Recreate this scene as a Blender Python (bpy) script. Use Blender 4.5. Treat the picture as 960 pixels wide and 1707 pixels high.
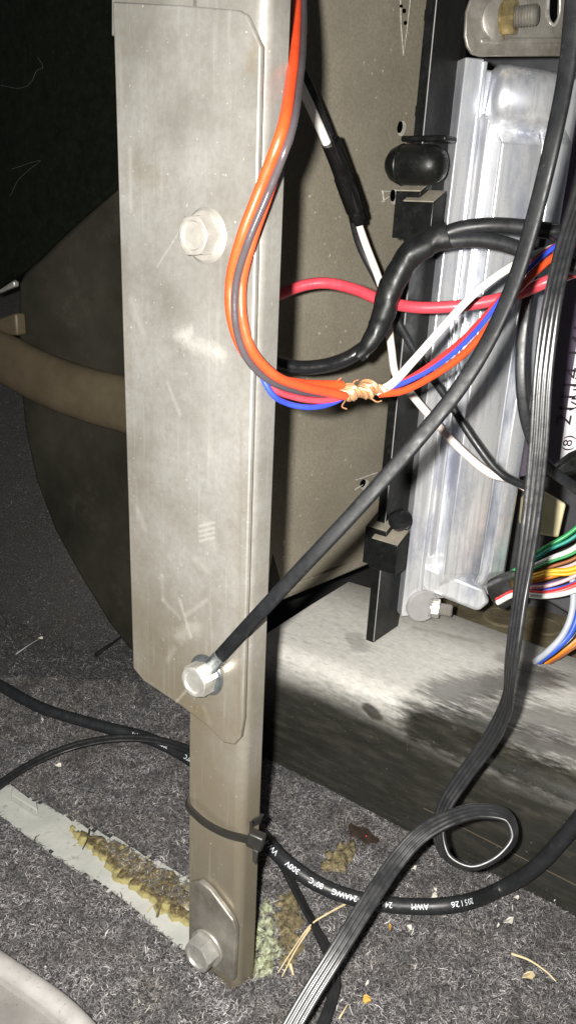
import bpy, math, random
import numpy as np
from mathutils import Vector as V, noise as mnoise

random.seed(7)
rng = np.random.default_rng(7)
sc = bpy.context.scene
for o in list(bpy.data.objects):
    bpy.data.objects.remove(o)

# ------------------------------------------------------------------ camera
FPX = 1400.0
TH, PH, H = math.radians(19.5), math.radians(2.6), 0.281
CAM = V((0, 0, H))
FW = V((0, math.cos(TH), -math.sin(TH)))
R0 = V((1, 0, 0)); U0 = V((0, math.sin(TH), math.cos(TH)))
RT = R0 * math.cos(PH) + U0 * math.sin(PH)
UP = -R0 * math.sin(PH) + U0 * math.cos(PH)
cd = bpy.data.cameras.new('camera')
cam = bpy.data.objects.new('camera', cd)
sc.collection.objects.link(cam)
from mathutils import Matrix
m3 = Matrix((RT, UP, -FW)).transposed().to_4x4()
m3.translation = CAM
cam.matrix_world = m3
cd.sensor_fit = 'VERTICAL'
cd.angle = 2 * math.atan(853.5 / FPX)
cd.clip_start = 0.01
cd.clip_end = 20
sc.camera = cam

# ------------------------------------------------------------------ world, flash lamp, exposure
w = bpy.data.worlds.new('World'); sc.world = w; w.use_nodes = True
bg = w.node_tree.nodes['Background']
bg.inputs[0].default_value = (0.62, 0.68, 0.75, 1)
bg.inputs[1].default_value = 0.06
ld = bpy.data.lights.new('camera_flash', 'AREA')
ld.shape = 'DISK'; ld.size = 0.007; ld.energy = 3.5; ld.color = (1.0, 0.97, 0.91)
lo = bpy.data.objects.new('camera_flash', ld)
sc.collection.objects.link(lo)
lm = m3.copy(); lm.translation = CAM + RT * -0.0135 + UP * 0.005
lo.matrix_world = lm
sc.view_settings.view_transform = 'Standard'
sc.view_settings.look = 'None'
sc.view_settings.exposure = 0.22
sc.view_settings.gamma = 1.0

# ------------------------------------------------------------------ pixel helpers (a pixel gives a direction only)
def ray(px, py):
    return FW + RT * ((px - 480) / FPX) + UP * ((853.5 - py) / FPX)
def PD(px, py, d):
    return CAM + ray(px, py) * d
def PZ(px, py, z=0.0):
    r = ray(px, py); return CAM + r * ((z - H) / r.z)
def PP(px, py, q, n):
    r = ray(px, py); return CAM + r * ((q - CAM).dot(n) / r.dot(n))
def PROJ(p):
    v = p - CAM; z = v.dot(FW)
    return 480 + FPX * v.dot(RT) / z, 853.5 - FPX * v.dot(UP) / z
Z = V((0, 0, 1))

# ------------------------------------------------------------------ materials
MATS = {}
def newmat(name):
    m = bpy.data.materials.new(name); m.use_nodes = True
    MATS[name] = m
    return m, m.node_tree, m.node_tree.nodes['Principled BSDF']
def L(nt, a, b): nt.links.new(a, b)
def noise(nt, scale, detail=4, rough=.6, vec=None, stretch=None):
    n = nt.nodes.new('ShaderNodeTexNoise'); n.inputs['Scale'].default_value = scale
    n.inputs['Detail'].default_value = detail; n.inputs['Roughness'].default_value = rough
    g = nt.nodes.new('ShaderNodeNewGeometry')
    src = g.outputs['Position']
    if stretch:
        mp = nt.nodes.new('ShaderNodeMapping'); mp.inputs['Scale'].default_value = stretch
        L(nt, src, mp.inputs['Vector']); src = mp.outputs[0]
    L(nt, src, n.inputs['Vector'])
    return n.outputs['Fac']
def ramp(nt, fac, stops):
    r = nt.nodes.new('ShaderNodeValToRGB')
    els = r.color_ramp.elements
    while len(els) < len(stops): els.new(0.5)
    for e, (p, c) in zip(els, stops):
        e.position = p
        e.color = (c, c, c, 1) if isinstance(c, (int, float)) else (*c, 1)
    L(nt, fac, r.inputs[0]); return r.outputs[0]
def mix(nt, fac, a, b, mode='MIX'):
    n = nt.nodes.new('ShaderNodeMix'); n.data_type = 'RGBA'; n.blend_type = mode
    for s, v in ((n.inputs[0], fac), (n.inputs[6], a), (n.inputs[7], b)):
        if isinstance(v, (int, float)): s.default_value = v
        elif isinstance(v, tuple): s.default_value = (*v, 1)
        else: L(nt, v, s)
    return n.outputs[2]
def math_(nt, op, a, b=0.0, clamp=False):
    n = nt.nodes.new('ShaderNodeMath'); n.operation = op; n.use_clamp = clamp
    for s, v in ((n.inputs[0], a), (n.inputs[1], b)):
        if isinstance(v, (int, float)): s.default_value = v
        else: L(nt, v, s)
    return n.outputs[0]
def vmath(nt, op, a, b=None, out=0, scale=None):
    n = nt.nodes.new('ShaderNodeVectorMath'); n.operation = op
    for s, v in ((n.inputs[0], a), (n.inputs[1], b)):
        if v is None: continue
        if isinstance(v, (tuple, V)): s.default_value = tuple(v)
        else: L(nt, v, s)
    if scale is not None: L(nt, scale, n.inputs['Scale'])
    return n.outputs[out]
def bump(nt, bsdf, height, strength, dist=0.0005):
    b = nt.nodes.new('ShaderNodeBump'); b.inputs['Strength'].default_value = strength
    b.inputs['Distance'].default_value = dist
    L(nt, height, b.inputs['Height']); L(nt, b.outputs[0], bsdf.inputs['Normal'])
def segmask(nt, A, B, wid, nz, soft=1.0, amp=1.0):
    """mark along the line A-B on a surface; nz is a 0..1 noise that frays it"""
    g = nt.nodes.new('ShaderNodeNewGeometry').outputs['Position']
    ab = B - A
    pa = vmath(nt, 'SUBTRACT', g, A)
    if ab.length < 1e-6:
        dist = vmath(nt, 'LENGTH', pa, out=1)
    else:
        t = math_(nt, 'DIVIDE', vmath(nt, 'DOT_PRODUCT', pa, ab, out=1), ab.length_squared, True)
        n = nt.nodes.new('ShaderNodeVectorMath'); n.operation = 'SCALE'
        n.inputs[0].default_value = tuple(ab); L(nt, t, n.inputs['Scale'])
        dist = vmath(nt, 'LENGTH', vmath(nt, 'SUBTRACT', pa, n.outputs[0]), out=1)
    d = math_(nt, 'DIVIDE', dist, wid)
    d = math_(nt, 'ADD', d, math_(nt, 'MULTIPLY', math_(nt, 'SUBTRACT', nz, 0.5), 2.2 * amp))
    mr = nt.nodes.new('ShaderNodeMapRange'); mr.interpolation_type = 'SMOOTHSTEP'
    L(nt, d, mr.inputs[0])
    mr.inputs[1].default_value = 1 - soft * .5; mr.inputs[2].default_value = 1 + soft * .5
    mr.inputs[3].default_value = 1; mr.inputs[4].default_value = 0
    return mr.outputs[0]

def simple(name, col, rough=.5, metal=0.0, var=.25, scale=120, bmp=0.1, coat=0.0, spec=None, dust=None):
    m, nt, b = newmat(name)
    n = noise(nt, scale, 5, .65)
    dk = tuple(c * (1 - var) for c in col); lt = tuple(min(1, c * (1 + var)) for c in col)
    c = ramp(nt, n, [(.3, dk), (.7, lt)])
    if dust:
        n2 = noise(nt, scale * 3.1, 6, .75)
        c = mix(nt, ramp(nt, n2, [(.56, 0.0), (.78, dust[1])]), c, dust[0])
    L(nt, c, b.inputs['Base Color'])
    b.inputs['Roughness'].default_value = rough; b.inputs['Metallic'].default_value = metal
    r = ramp(nt, noise(nt, scale * 2, 3), [(.3, max(0, rough - .1)), (.7, min(1, rough + .12))])
    L(nt, r, b.inputs['Roughness'])
    if coat: b.inputs['Coat Weight'].default_value = coat; b.inputs['Coat Roughness'].default_value = .2
    if spec is not None: b.inputs['Specular IOR Level'].default_value = spec
    if bmp: bump(nt, b, noise(nt, scale * 6, 3), bmp, .0003)
    return m

DUSTC = (.30, .27, .22)
simple('black_plastic', (.014, .014, .013), .45, dust=(DUSTC, .25))
simple('dark_shell', (.026, .0245, .0175), .55, var=.4, scale=14, dust=(DUSTC, .08), spec=.25)
simple('black_trim', (.004, .005, .003), .5, var=.3, spec=.15, dust=(DUSTC, .03))
simple('tan_trim', (.072, .056, .034), .5, var=.2, scale=30)
simple('rail_plastic', (.0055, .006, .0055), .36, spec=.35, dust=(DUSTC, .07))
simple('ledge_dust', (.20, .18, .14), .9)
simple('cable_black', (.014, .015, .017), .42, var=.15, dust=((.2, .2, .2), .18))
simple('cable_soft', (.012, .0125, .0135), .40, var=.2, dust=((.2, .19, .17), .12))
simple('cable_matt', (.0065, .007, .008), .5, var=.2, spec=.22, dust=((.2, .19, .17), .12))
simple('ribbon_black', (.016, .0165, .018), .36, var=.2, spec=.75, dust=((.2, .19, .17), .10))
simple('cable_gloss', (.010, .010, .011), .22, var=.15)
simple('tape', (.008, .009, .009), .45, var=.3, bmp=.12, scale=120, spec=.35)
simple('zip_black', (.016, .015, .013), .45, var=.2)
simple('orange_wire', (.62, .058, .014), .35, var=.1)
simple('vermilion_wire', (.60, .06, .018), .35, var=.1)
simple('red_wire', (.52, .03, .028), .35, var=.12)
simple('crimson_wire', (.55, .05, .07), .35, var=.12)
simple('grey_wire', (.055, .047, .052), .18, var=.1)
simple('blue_wire', (.03, .06, .50), .35, var=.1)
simple('white_wire', (.78, .74, .70), .4, var=.08)
simple('pink_white_wire', (.80, .68, .62), .4, var=.06)
simple('copper', (.78, .42, .22), .28, metal=.75, var=.2)
simple('copper_tin', (.80, .46, .24), .30, metal=.65, var=.2)
simple('sleeve', (.006, .006, .006), .16, var=.2, bmp=.05)
simple('zinc_bolt', (.48, .47, .44), .33, metal=.65, var=.2)
simple('dusty_bolt', (.29, .275, .25), .42, metal=.4, var=.14)
simple('steel_washer', (.22, .24, .25), .33, metal=.85, var=.25)
simple('cad_bolt', (.50, .40, .20), .3, metal=.8, var=.3)
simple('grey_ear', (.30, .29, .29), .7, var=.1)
simple('cream', (.72, .64, .40), .55, var=.12)
simple('back_panel', (.060, .060, .066), .6, var=.3, scale=40)
simple('brown_floor', (.15, .125, .075), .7, var=.45, scale=45, bmp=.5, dust=((.45, .4, .3), .4))
simple('purple_case', (.085, .068, .10), .5, var=.25, scale=40)
simple('label_paper', (.82, .81, .84), .6, var=.03, bmp=0)
simple('ink', (.03, .02, .03), .6, var=.1, bmp=0)
simple('print_white', (.70, .73, .78), .6, var=.15, scale=900, bmp=0)
simple('mark_white', (.42, .40, .36), .6, var=.4, scale=600)
simple('hole_black', (.002, .002, .002), .9, spec=0.0)
simple('rust_dark', (.022, .012, .007), .8, var=.6, scale=300, bmp=.5)
simple('straw', (.62, .50, .30), .6, var=.25)
simple('paper_chip', (.55, .52, .45), .7, var=.1)
simple('amber_chip', (.55, .33, .08), .5, var=.2)
simple('red_chip', (.7, .03, .02), .3)
for nm, c in dict(loom_green=(.03, .33, .10), loom_teal=(.02, .30, .24), loom_white=(.70, .70, .66), loom_yellow=(.72, .42, .02),
                  loom_orange=(.70, .22, .02), loom_violet=(.20, .12, .36), loom_black=(.012, .012, .012), loom_red=(.60, .03, .03),
                  loom_pink=(.70, .45, .46), loom_blue=(.03, .10, .55), loom_brown=(.30, .10, .03), loom_grey=(.42, .45, .50)).items():
    simple(nm, c, .38, var=.1)

# ------------------------------------------------------------------ mesh building
WL = {}
class MB:
    def __init__(s): s.v = []; s.f = []
    def add(s, vs, fs):
        b = len(s.v); s.v += [V(p) for p in vs]; s.f += [[i + b for i in f] for f in fs]; return s
    def prism(s, poly, ext):
        n = len(poly); a = [V(p) for p in poly]; b = [p + ext for p in a]
        fs = [list(range(n)), list(range(2 * n - 1, n - 1, -1))]
        fs += [[i, i + n, (i + 1) % n + n, (i + 1) % n] for i in range(n)]
        return s.add(a + b, fs)
    def loft(s, rings, closed=True, caps=True):
        n = len(rings[0]); vs = [p for r in rings for p in r]; fs = []
        for i in range(len(rings) - 1):
            for j in range(n if closed else n - 1):
                k = (j + 1) % n
                fs.append([i * n + j, i * n + k, (i + 1) * n + k, (i + 1) * n + j])
        if caps and closed:
            fs.append(list(range(n - 1, -1, -1))); fs.append([(len(rings) - 1) * n + j for j in range(n)])
        return s.add(vs, fs)
    def tube(s, path, r, n=12):
        fr = frames(path); rs = r if hasattr(r, '__len__') else [r] * len(path)
        return s.loft([[p + (a * math.cos(2 * math.pi * j / n) + b * math.sin(2 * math.pi * j / n)) * q for j in range(n)]
                       for p, (t, a, b), q in zip(path, fr, rs)])
    def sweep(s, path, prof, facing):
        rings = []
        for i, p in enumerate(path):
            t = (path[min(i + 1, len(path) - 1)] - path[max(i - 1, 0)]).normalized()
            fc = facing[i] if isinstance(facing, list) else facing
            side = t.cross(fc).normalized(); up = side.cross(t).normalized()
            rings.append([p + side * a + up * b for a, b in prof])
        return s.loft(rings)
    def lathe(s, o, ax, prof, n=24, tw=0.0, a0=None):
        ax = ax.normalized(); a = a0 or (Z if abs(ax.z) < .9 else V((1, 0, 0))).cross(ax).normalized()
        b = ax.cross(a)
        return s.loft([[o + ax * h + (a * math.cos(2 * math.pi * j / n + tw) + b * math.sin(2 * math.pi * j / n + tw)) * r for j in range(n)] for r, h in prof])
    def build(s, name, mat, parent=None, bevel=0.0, smooth=True, seg=2, ang=35):
        vs = np.array([tuple(p) for p in s.v])
        lo_, hi = vs.min(0), vs.max(0)
        loc = V(((lo_[0] + hi[0]) / 2, (lo_[1] + hi[1]) / 2, lo_[2]))
        me = bpy.data.meshes.new(name)
        me.from_pydata([tuple(p - loc) for p in s.v], [], s.f); me.validate(); me.update()
        import bmesh
        bm = bmesh.new(); bm.from_mesh(me); bmesh.ops.recalc_face_normals(bm, faces=bm.faces); bm.to_mesh(me); bm.free()
        o = bpy.data.objects.new(name, me); sc.collection.objects.link(o)
        me.materials.append(MATS[mat] if isinstance(mat, str) else mat)
        WL[o] = loc
        if parent is not None:
            o.parent = parent; o.location = loc - WL[parent]
        else: o.location = loc
        if bevel:
            bv = o.modifiers.new('bevel', 'BEVEL'); bv.width = bevel; bv.segments = seg; bv.limit_method = 'ANGLE'; bv.angle_limit = math.radians(30)
        if smooth:
            for p in me.polygons: p.use_smooth = True
            me.set_sharp_from_angle(angle=math.radians(ang))
        return o
def empty(name, loc, label, cat, group=None):
    o = bpy.data.objects.new(name, None); sc.collection.objects.link(o); o.empty_display_size = .01
    o.location = loc; WL[o] = V(loc); tag(o, label, cat, group); return o
def tag(o, label=None, cat=None, group=None, kind=None):
    for k, v in (('label', label), ('category', cat), ('group', group), ('kind', kind)):
        if v: o[k] = v
    return o
def frames(path):
    out = []; a = None
    for i, p in enumerate(path):
        t = (path[min(i + 1, len(path) - 1)] - path[max(i - 1, 0)]).normalized()
        if a is None:
            a = t.cross(Z if abs(t.z) < .9 else V((1, 0, 0))).normalized()
        a = (a - t * a.dot(t)).normalized()
        out.append((t, a, t.cross(a)))
    return out
def spline(pts, n=12):
    pts = [V(p) for p in pts]; P = [pts[0] * 2 - pts[1]] + pts + [pts[-1] * 2 - pts[-2]]
    out = []
    for i in range(1, len(P) - 2):
        p0, p1, p2, p3 = P[i - 1:i + 3]
        d1 = max((p1 - p0).length, 1e-6) ** .5; d2 = max((p2 - p1).length, 1e-6) ** .5; d3 = max((p3 - p2).length, 1e-6) ** .5
        m1 = (p1 - p0) / d1 - (p2 - p0) / (d1 + d2) + (p2 - p1) / d2
        m2 = (p2 - p1) / d2 - (p3 - p1) / (d2 + d3) + (p3 - p2) / d3
        m1 *= d2; m2 *= d2
        for k in range(n):
            t = k / n
            out.append(p1 * (2 * t**3 - 3 * t**2 + 1) + m1 * (t**3 - 2 * t**2 + t) + p2 * (-2 * t**3 + 3 * t**2) + m2 * (t**3 - t**2))
    return out + [pts[-1]]
def lerp_list(vals, n, total):
    """control vectors stretched over the spline samples"""
    out = []
    for i in range(total):
        x = min(i / n, len(vals) - 1 - 1e-6); k = int(x); out.append(vals[k].lerp(vals[k + 1], x - k).normalized())
    return out
def dpath(pts, n=12): return spline([PD(*p) for p in pts], n)
def text_mesh(body, size, fine=False):
    cu = bpy.data.curves.new('tmp', 'FONT'); cu.body = body; cu.size = size; cu.align_x = 'CENTER'; cu.align_y = 'CENTER'; cu.resolution_u = 3
    o = bpy.data.objects.new('tmp', cu); sc.collection.objects.link(o)
    dg = bpy.context.evaluated_depsgraph_get(); me = o.evaluated_get(dg).to_mesh()
    import bmesh
    bm = bmesh.new(); bm.from_mesh(me)
    if fine:
        bmesh.ops.triangulate(bm, faces=bm.faces)
        for _ in range(2): bmesh.ops.subdivide_edges(bm, edges=[e for e in bm.edges if e.calc_length() > size * .12], cuts=1, use_grid_fill=True)
    bm.verts.index_update()
    vs = [v.co.copy() for v in bm.verts]; fs = [[v.index for v in p.verts] for p in bm.faces]; bm.free()
    o.evaluated_get(dg).to_mesh_clear(); bpy.data.objects.remove(o); bpy.data.curves.remove(cu)
    return vs, fs

# ------------------------------------------------------------------ axes of the place
AT = math.radians(36.5)
TT = V((math.cos(AT), -math.sin(AT), 0))      # along the brackets and the duct: right and nearer
QQ = V((math.sin(AT), math.cos(AT), 0))       # across: right and further
BF = PZ(385, 1640)                            # foot of the post at its bend
NF = -QQ                                      # front face normal of the post
def PF(px, py, off=0.0):                      # a point on the post's front face plane (off towards the camera)
    return PP(px, py, BF + NF * off, NF)

# ------------------------------------------------------------------ floor pan, carpet
m, nt, b = newmat('floor_paint')
c = ramp(nt, noise(nt, 60, 5), [(.3, (.36, .37, .34)), (.7, (.48, .48, .45))])
c = mix(nt, ramp(nt, noise(nt, 260, 5, .7), [(.60, 0.0), (.72, .7)]), c, (.12, .10, .07))
L(nt, c, b.inputs['Base Color']); b.inputs['Roughness'].default_value = .55
bump(nt, b, noise(nt, 400), .25)
tag(MB().prism([(-.9, -.1, -.0065), (.9, -.1, -.0065), (.9, 1.5, -.0065), (-.9, 1.5, -.0065)], V((0, 0, -.002))).build('floor_pan', 'floor_paint', smooth=False), kind='structure')

SLOT = [PZ(*p) for p in [(-80, 1262), (25, 1313), (70, 1338), (112, 1362), (200, 1398), (312, 1462), (380, 1540), (432, 1560), (432, 1625), (386, 1648), (330, 1603),
                         (262, 1548), (210, 1503), (130, 1452), (60, 1402), (0, 1362), (-80, 1318)]]
def inpoly(x, y, poly):
    c = False; j = len(poly) - 1
    for i in range(len(poly)):
        a, b_ = poly[i], poly[j]
        if (a.y > y) != (b_.y > y) and x < (b_.x - a.x) * (y - a.y) / (b_.y - a.y) + a.x: c = not c
        j = i
    return c
def carpet_z(x, y):
    s = 0.0
    u = V((x, y, 0)) - V((-.1025, .4995, 0)); du = u.dot(TT); dq = u.dot(QQ)
    side = min(1, max(0, (-du - .01) / .08))
    if dq > -.02: s = (dq + .02) * 1.15 * side
    s = s if s < .5 else .5
    return s + mnoise.noise(V((x * 45, y * 45, 3))) * .0016 + mnoise.noise(V((x * 160, y * 160, 9))) * .0008 - .0005
def axis(a, f0, f1, b_, fine, coarse):
    return np.unique(np.round(np.concatenate([np.arange(a, f0, coarse), np.arange(f0, f1, fine), np.arange(f1, b_, coarse)]), 5))
gs = axis(-.75, -.26, .19, .75, .0022, .015); gq = axis(-.45, -.16, .17, 1.2, .0022, .015)
GO = V((0, .33, 0))
vs = []; fs = []; nx = len(gs)
for q in gq:
    for s_ in gs:
        p = GO + TT * s_ + QQ * q; vs.append(V((p.x, p.y, carpet_z(p.x, p.y))))
for j in range(len(gq) - 1):
    for i in range(nx - 1):
        s_, q = gs[i] + .0011, gq[j] + .0011
        p = GO + TT * s_ + QQ * q; cx, cy = p.x, p.y
        if -.26 < s_ < .19 and -.16 < q < .17:
            jx = mnoise.noise(V((cx * 380, cy * 380, 0))) * .0020; jy = mnoise.noise(V((cx * 380, cy * 380, 5))) * .0020
            if inpoly(cx + jx, cy + jy, SLOT): continue
        fs.append([j * nx + i, j * nx + i + 1, (j + 1) * nx + i + 1, (j + 1) * nx + i])
m, nt, b = newmat('carpet')
c = ramp(nt, noise(nt, 900, 6, .8), [(.35, (.03, .03, .031)), (.65, (.12, .116, .118))])
c = mix(nt, ramp(nt, noise(nt, 30, 4, .6), [(.5, 0.0), (.75, .5)]), c, (.075, .06, .04))
L(nt, c, b.inputs['Base Color']); b.inputs['Roughness'].default_value = .95; b.inputs['Specular IOR Level'].default_value = .1
bump(nt, b, noise(nt, 1200, 4, .8), 1.0, .002)
car = MB().add(vs, fs).build('carpet_floor', 'carpet', smooth=True, ang=180); tag(car, kind='structure')

# loose pile: short fibres, too many to count
m, nt, b = newmat('fibre')
g = nt.nodes.new('ShaderNodeNewGeometry')
c = ramp(nt, g.outputs['Random Per Island'], [(0.0, (.065, .062, .064)), (.40, (.15, .143, .149)), (.74, (.28, .268, .280)), (.90, (.44, .425, .44)), (.96, (.58, .54, .49)), (1.0, (.9, .88, .86))])
c = mix(nt, ramp(nt, noise(nt, 34, 5, .65), [(.42, 0.0), (.66, .55)]), c, (.12, .102, .078))
c = mix(nt, ramp(nt, noise(nt, 80, 4, .6), [(.42, .55), (.55, 0.0)]), c, (.06, .06, .062))
L(nt, c, b.inputs['Base Color']); b.inputs['Roughness'].default_value = .45
def fibres(name, regions, label=None):
    P = []
    for (x0, x1, y0, y1, dens, reject) in regions:
        n = int((x1 - x0) * (y1 - y0) * dens)
        px = rng.uniform(x0, x1, n); py = rng.uniform(y0, y1, n)
        for x, y in zip(px, py):
            if reject(x, y): continue
            P.append((x, y, carpet_z(x, y) - (.0025 if inpoly(x, y, SLOT) else 0)))
    P = np.array(P); n = len(P)
    az = rng.uniform(0, 2 * np.pi, n); el = np.radians(rng.uniform(-4, 28, n)); ln = np.where(rng.random(n) < .05, rng.uniform(.0022, .0040, n), rng.uniform(.0008, .0024, n))
    wd = np.where(ln > .0026, rng.uniform(.00012, .00020, n), rng.uniform(.00005, .00012, n))[:, None]
    d = np.stack([np.cos(az) * np.cos(el), np.sin(az) * np.cos(el), np.sin(el)], 1)
    az2 = az + rng.normal(0, .9, n); el2 = el - np.radians(rng.uniform(-10, 45, n))
    d2 = np.stack([np.cos(az2) * np.cos(el2), np.sin(az2) * np.cos(el2), np.sin(el2)], 1)
    side = np.stack([-np.sin(az), np.cos(az), np.zeros(n)], 1) * wd
    P[:, 2] += rng.uniform(0, .0010, n)
    m1 = P + d * (ln * .5)[:, None]; m2 = m1 + d2 * (ln * .5)[:, None]
    vv = np.stack([P - side, P + side, m1 + side, m1 - side, m2 + side * .5, m2 - side * .5], 1).reshape(-1, 3)
    base = (np.arange(n) * 6)[:, None]
    ff = np.concatenate([base + np.array([0, 1, 2, 3]), base + np.array([3, 2, 4, 5])], 1).reshape(-1)
    me = bpy.data.meshes.new(name)
    me.vertices.add(len(vv)); me.vertices.foreach_set('co', vv.ravel())
    me.loops.add(len(ff)); me.loops.foreach_set('vertex_index', ff.astype(np.int32))
    me.polygons.add(len(ff) // 4); me.polygons.foreach_set('loop_start', np.arange(0, len(ff), 4, dtype=np.int32))
    me.update(); me.validate()
    me.materials.append(MATS['fibre'])
    o = bpy.data.objects.new(name, me); sc.collection.objects.link(o)
    return o
DO = V((-.0019, .3828, 0))                    # duct: where its front face meets the carpet
CRUST = [PZ(*p) for p in [(150, 1376), (200, 1392), (262, 1428), (316, 1460), (318, 1510), (262, 1480), (205, 1440)]]
def rej(x, y):
    u = V((x, y, 0)) - PZ(604, 1388, .0022)
    if abs(u.dot(TT)) < .0085 and abs(u.dot(QQ)) < .0034 and random.random() < .8: return True
    u = V((x, y, 0)) - DO
    if u.dot(QQ) > .004 and u.dot(TT) > -.015: return True
    return inpoly(x, y, SLOT) and not (random.random() < .6 and inpoly(x, y, CRUST))
fib = fibres('carpet_fibres', [(-.20, .17, .19, .46, 3200000, rej), (-.34, -.06, .46, .74, 900000, lambda x, y: False)])
tag(fib, 'grey and white loose carpet fibres all over the floor', 'carpet pile', kind='stuff')

# crusts of old glue
def crust(name, poly, hgt, mat, label, z0=-.0045, cell=.0009, sc_=330):
    poly = [PZ(*p) for p in poly]
    loc = [((p - poly[0]).dot(TT), (p - poly[0]).dot(QQ)) for p in poly]
    gx = np.arange(min(a for a, _ in loc) - .003, max(a for a, _ in loc) + .003, cell); gy = np.arange(min(a for _, a in loc) - .003, max(a for _, a in loc) + .003, cell)
    vs = []; fs = []; n = len(gx)
    for q in gy:
        for s_ in gx:
            p = poly[0] + TT * s_ + QQ * q; x, y = p.x, p.y; ins = 0
            jx = mnoise.noise(V((x * 260, y * 260, 1))) * .005; jy = mnoise.noise(V((x * 260, y * 260, 4))) * .005
            for ox, oy in ((0, 0), (.002, 0), (-.002, 0), (0, .002), (0, -.002)): ins += inpoly(x + ox + jx, y + oy + jy, poly)
            a = ins / 5
            h = hgt * (.5 + .8 * mnoise.noise(V((x * sc_, y * sc_, 7))) + .7 * mnoise.noise(V((x * sc_ * 3.1, y * sc_ * 3.1, 2))))
            vs.append(V((x, y, z0 + (h + .001) * a - .004 * (1 - a))))
    for j in range(len(gy) - 1):
        for i in range(n - 1): fs.append([j * n + i, j * n + i + 1, (j + 1) * n + i + 1, (j + 1) * n + i])
    return tag(MB().add(vs, fs).build(name, mat, smooth=True, ang=180), label, 'glue')
def crust_mat(name, stops, sc_=420, edge=None):
    m, nt, b = newmat(name)
    c = ramp(nt, noise(nt, sc_, 6, .75), stops)
    if edge:      # fresh foam shows where the crust thins out
        sx = nt.nodes.new('ShaderNodeSeparateXYZ'); L(nt, nt.nodes.new('ShaderNodeNewGeometry').outputs['Position'], sx.inputs[0])
        mr = nt.nodes.new('ShaderNodeMapRange'); L(nt, math_(nt, 'ADD', sx.outputs[2], math_(nt, 'MULTIPLY', math_(nt, 'SUBTRACT', noise(nt, 150, 5), .5), .0030)), mr.inputs[0])
        mr.inputs[1].default_value = -.0050; mr.inputs[2].default_value = -.0039; mr.inputs[3].default_value = .9; mr.inputs[4].default_value = 0
        c = mix(nt, mr.outputs[0], c, edge)
    L(nt, c, b.inputs['Base Color']); b.inputs['Roughness'].default_value = .75
    bump(nt, b, noise(nt, 900, 5, .8), .9, .001)
crust_mat('yellow_glue', [(.38, (.045, .033, .014)), (.52, (.13, .098, .045)), (.62, (.30, .245, .09)), (.74, (.50, .44, .19))], edge=(.36, .315, .13))
crust_mat('green_glue', [(.36, (.09, .075, .035)), (.48, (.26, .28, .16)), (.60, (.46, .50, .36)), (.72, (.62, .64, .48))])
crust_mat('tan_glue', [(.36, (.03, .025, .015)), (.5, (.15, .12, .06)), (.65, (.30, .25, .14))])
crust('glue_crust', [(108, 1358), (140, 1372), (200, 1392), (262, 1428), (316, 1460), (318, 1520), (290, 1518), (240, 1474), (196, 1448), (170, 1415), (130, 1385)], .0006,
      'yellow_glue', 'yellow brown dried glue crumbling along the bare metal floor strip')
crust('glue_lump', [(428, 1490), (448, 1500), (462, 1540), (465, 1590), (455, 1625), (428, 1632)], .0042, 'green_glue', 'pale green glue lump beside the foot of the steel post', z0=-.0015)
crust('glue_stain', [(460, 1490), (500, 1490), (505, 1540), (500, 1600), (470, 1618)], .0012, 'tan_glue', 'brown matted glue stain next to the pale green lump', z0=.0005)
crust('glue_patch', [(540, 1425), (575, 1403), (600, 1412), (590, 1440), (560, 1462), (538, 1450)], .0030, 'tan_glue', 'tan glue patch on the carpet under the printed black cable', z0=.0)
# torn hole in the carpet by the duct
MBh = MB(); ctr = PZ(604, 1388, .0022)
MBh.prism([ctr + TT * (.008 * math.cos(a) * (1 + .12 * math.sin(3 * a))) + QQ * (.0034 * math.sin(a) * (1 + .3 * math.sin(5 * a))) for a in np.linspace(0, 2 * math.pi, 22)[:-1]], V((0, 0, -.002)))
tag(MBh.build('torn_hole', 'rust_dark', smooth=False), 'dark rusty torn hole in the carpet against the duct', 'hole')
tag(MB().lathe(PZ(610, 1394, .0026), Z, [(.0003, 0), (.0004, .0002), (.0002, .0004)], 8).build('red_chip', 'red_chip'), 'tiny red glinting chip lying in the torn carpet hole', 'chip')
# metal lug standing on the floor strip
tag(MB().prism([PZ(22, 1318, -.006), PZ(62, 1345, -.006), PZ(64, 1362, -.006), PZ(20, 1335, -.006)], V((0, 0, .004))).build('floor_lug', 'floor_paint', bevel=.0006), 'small painted metal lug on the bare floor strip', 'lug')

# ------------------------------------------------------------------ steel post with its plates and bolts
m, nt, b = newmat('post_steel')
nz = noise(nt, 26, 8, .62); nf = noise(nt, 500, 5, .7)
c = ramp(nt, nz, [(.34, (.20, .191, .171)), (.50, (.275, .266, .247)), (.66, (.34, .332, .314))])
c = mix(nt, ramp(nt, nf, [(.35, .25), (.6, 0.0)]), c, (.15, .128, .098))
# browner grime towards the foot, streaked
g = nt.nodes.new('ShaderNodeNewGeometry'); sx = nt.nodes.new('ShaderNodeSeparateXYZ'); L(nt, g.outputs['Position'], sx.inputs[0])
mr = nt.nodes.new('ShaderNodeMapRange'); L(nt, math_(nt, 'ADD', sx.outputs[2], math_(nt, 'MULTIPLY', math_(nt, 'SUBTRACT', nz, .5), .14)), mr.inputs[0])
mr.inputs[1].default_value = .075; mr.inputs[2].default_value = .21; mr.inputs[3].default_value = .75; mr.inputs[4].default_value = 0
c = mix(nt, mr.outputs[0], c, (.20, .166, .108))
nsc = noise(nt, 620, 8, .85)
OFF = .0024
def S(p0, p1, wpx, col, k, soft=1.0, amp=1.0):
    global c
    A_, B_ = PF(*p0, OFF), PF(*p1, OFF)
    wm = wpx * (A_ - CAM).dot(FW) / FPX
    mk = math_(nt, 'MULTIPLY', segmask(nt, A_, B_, wm * 1.15, nsc, soft * 2.2, max(.9, amp) * 2.4), k * .42)
    c = mix(nt, mk, c, col)
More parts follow.
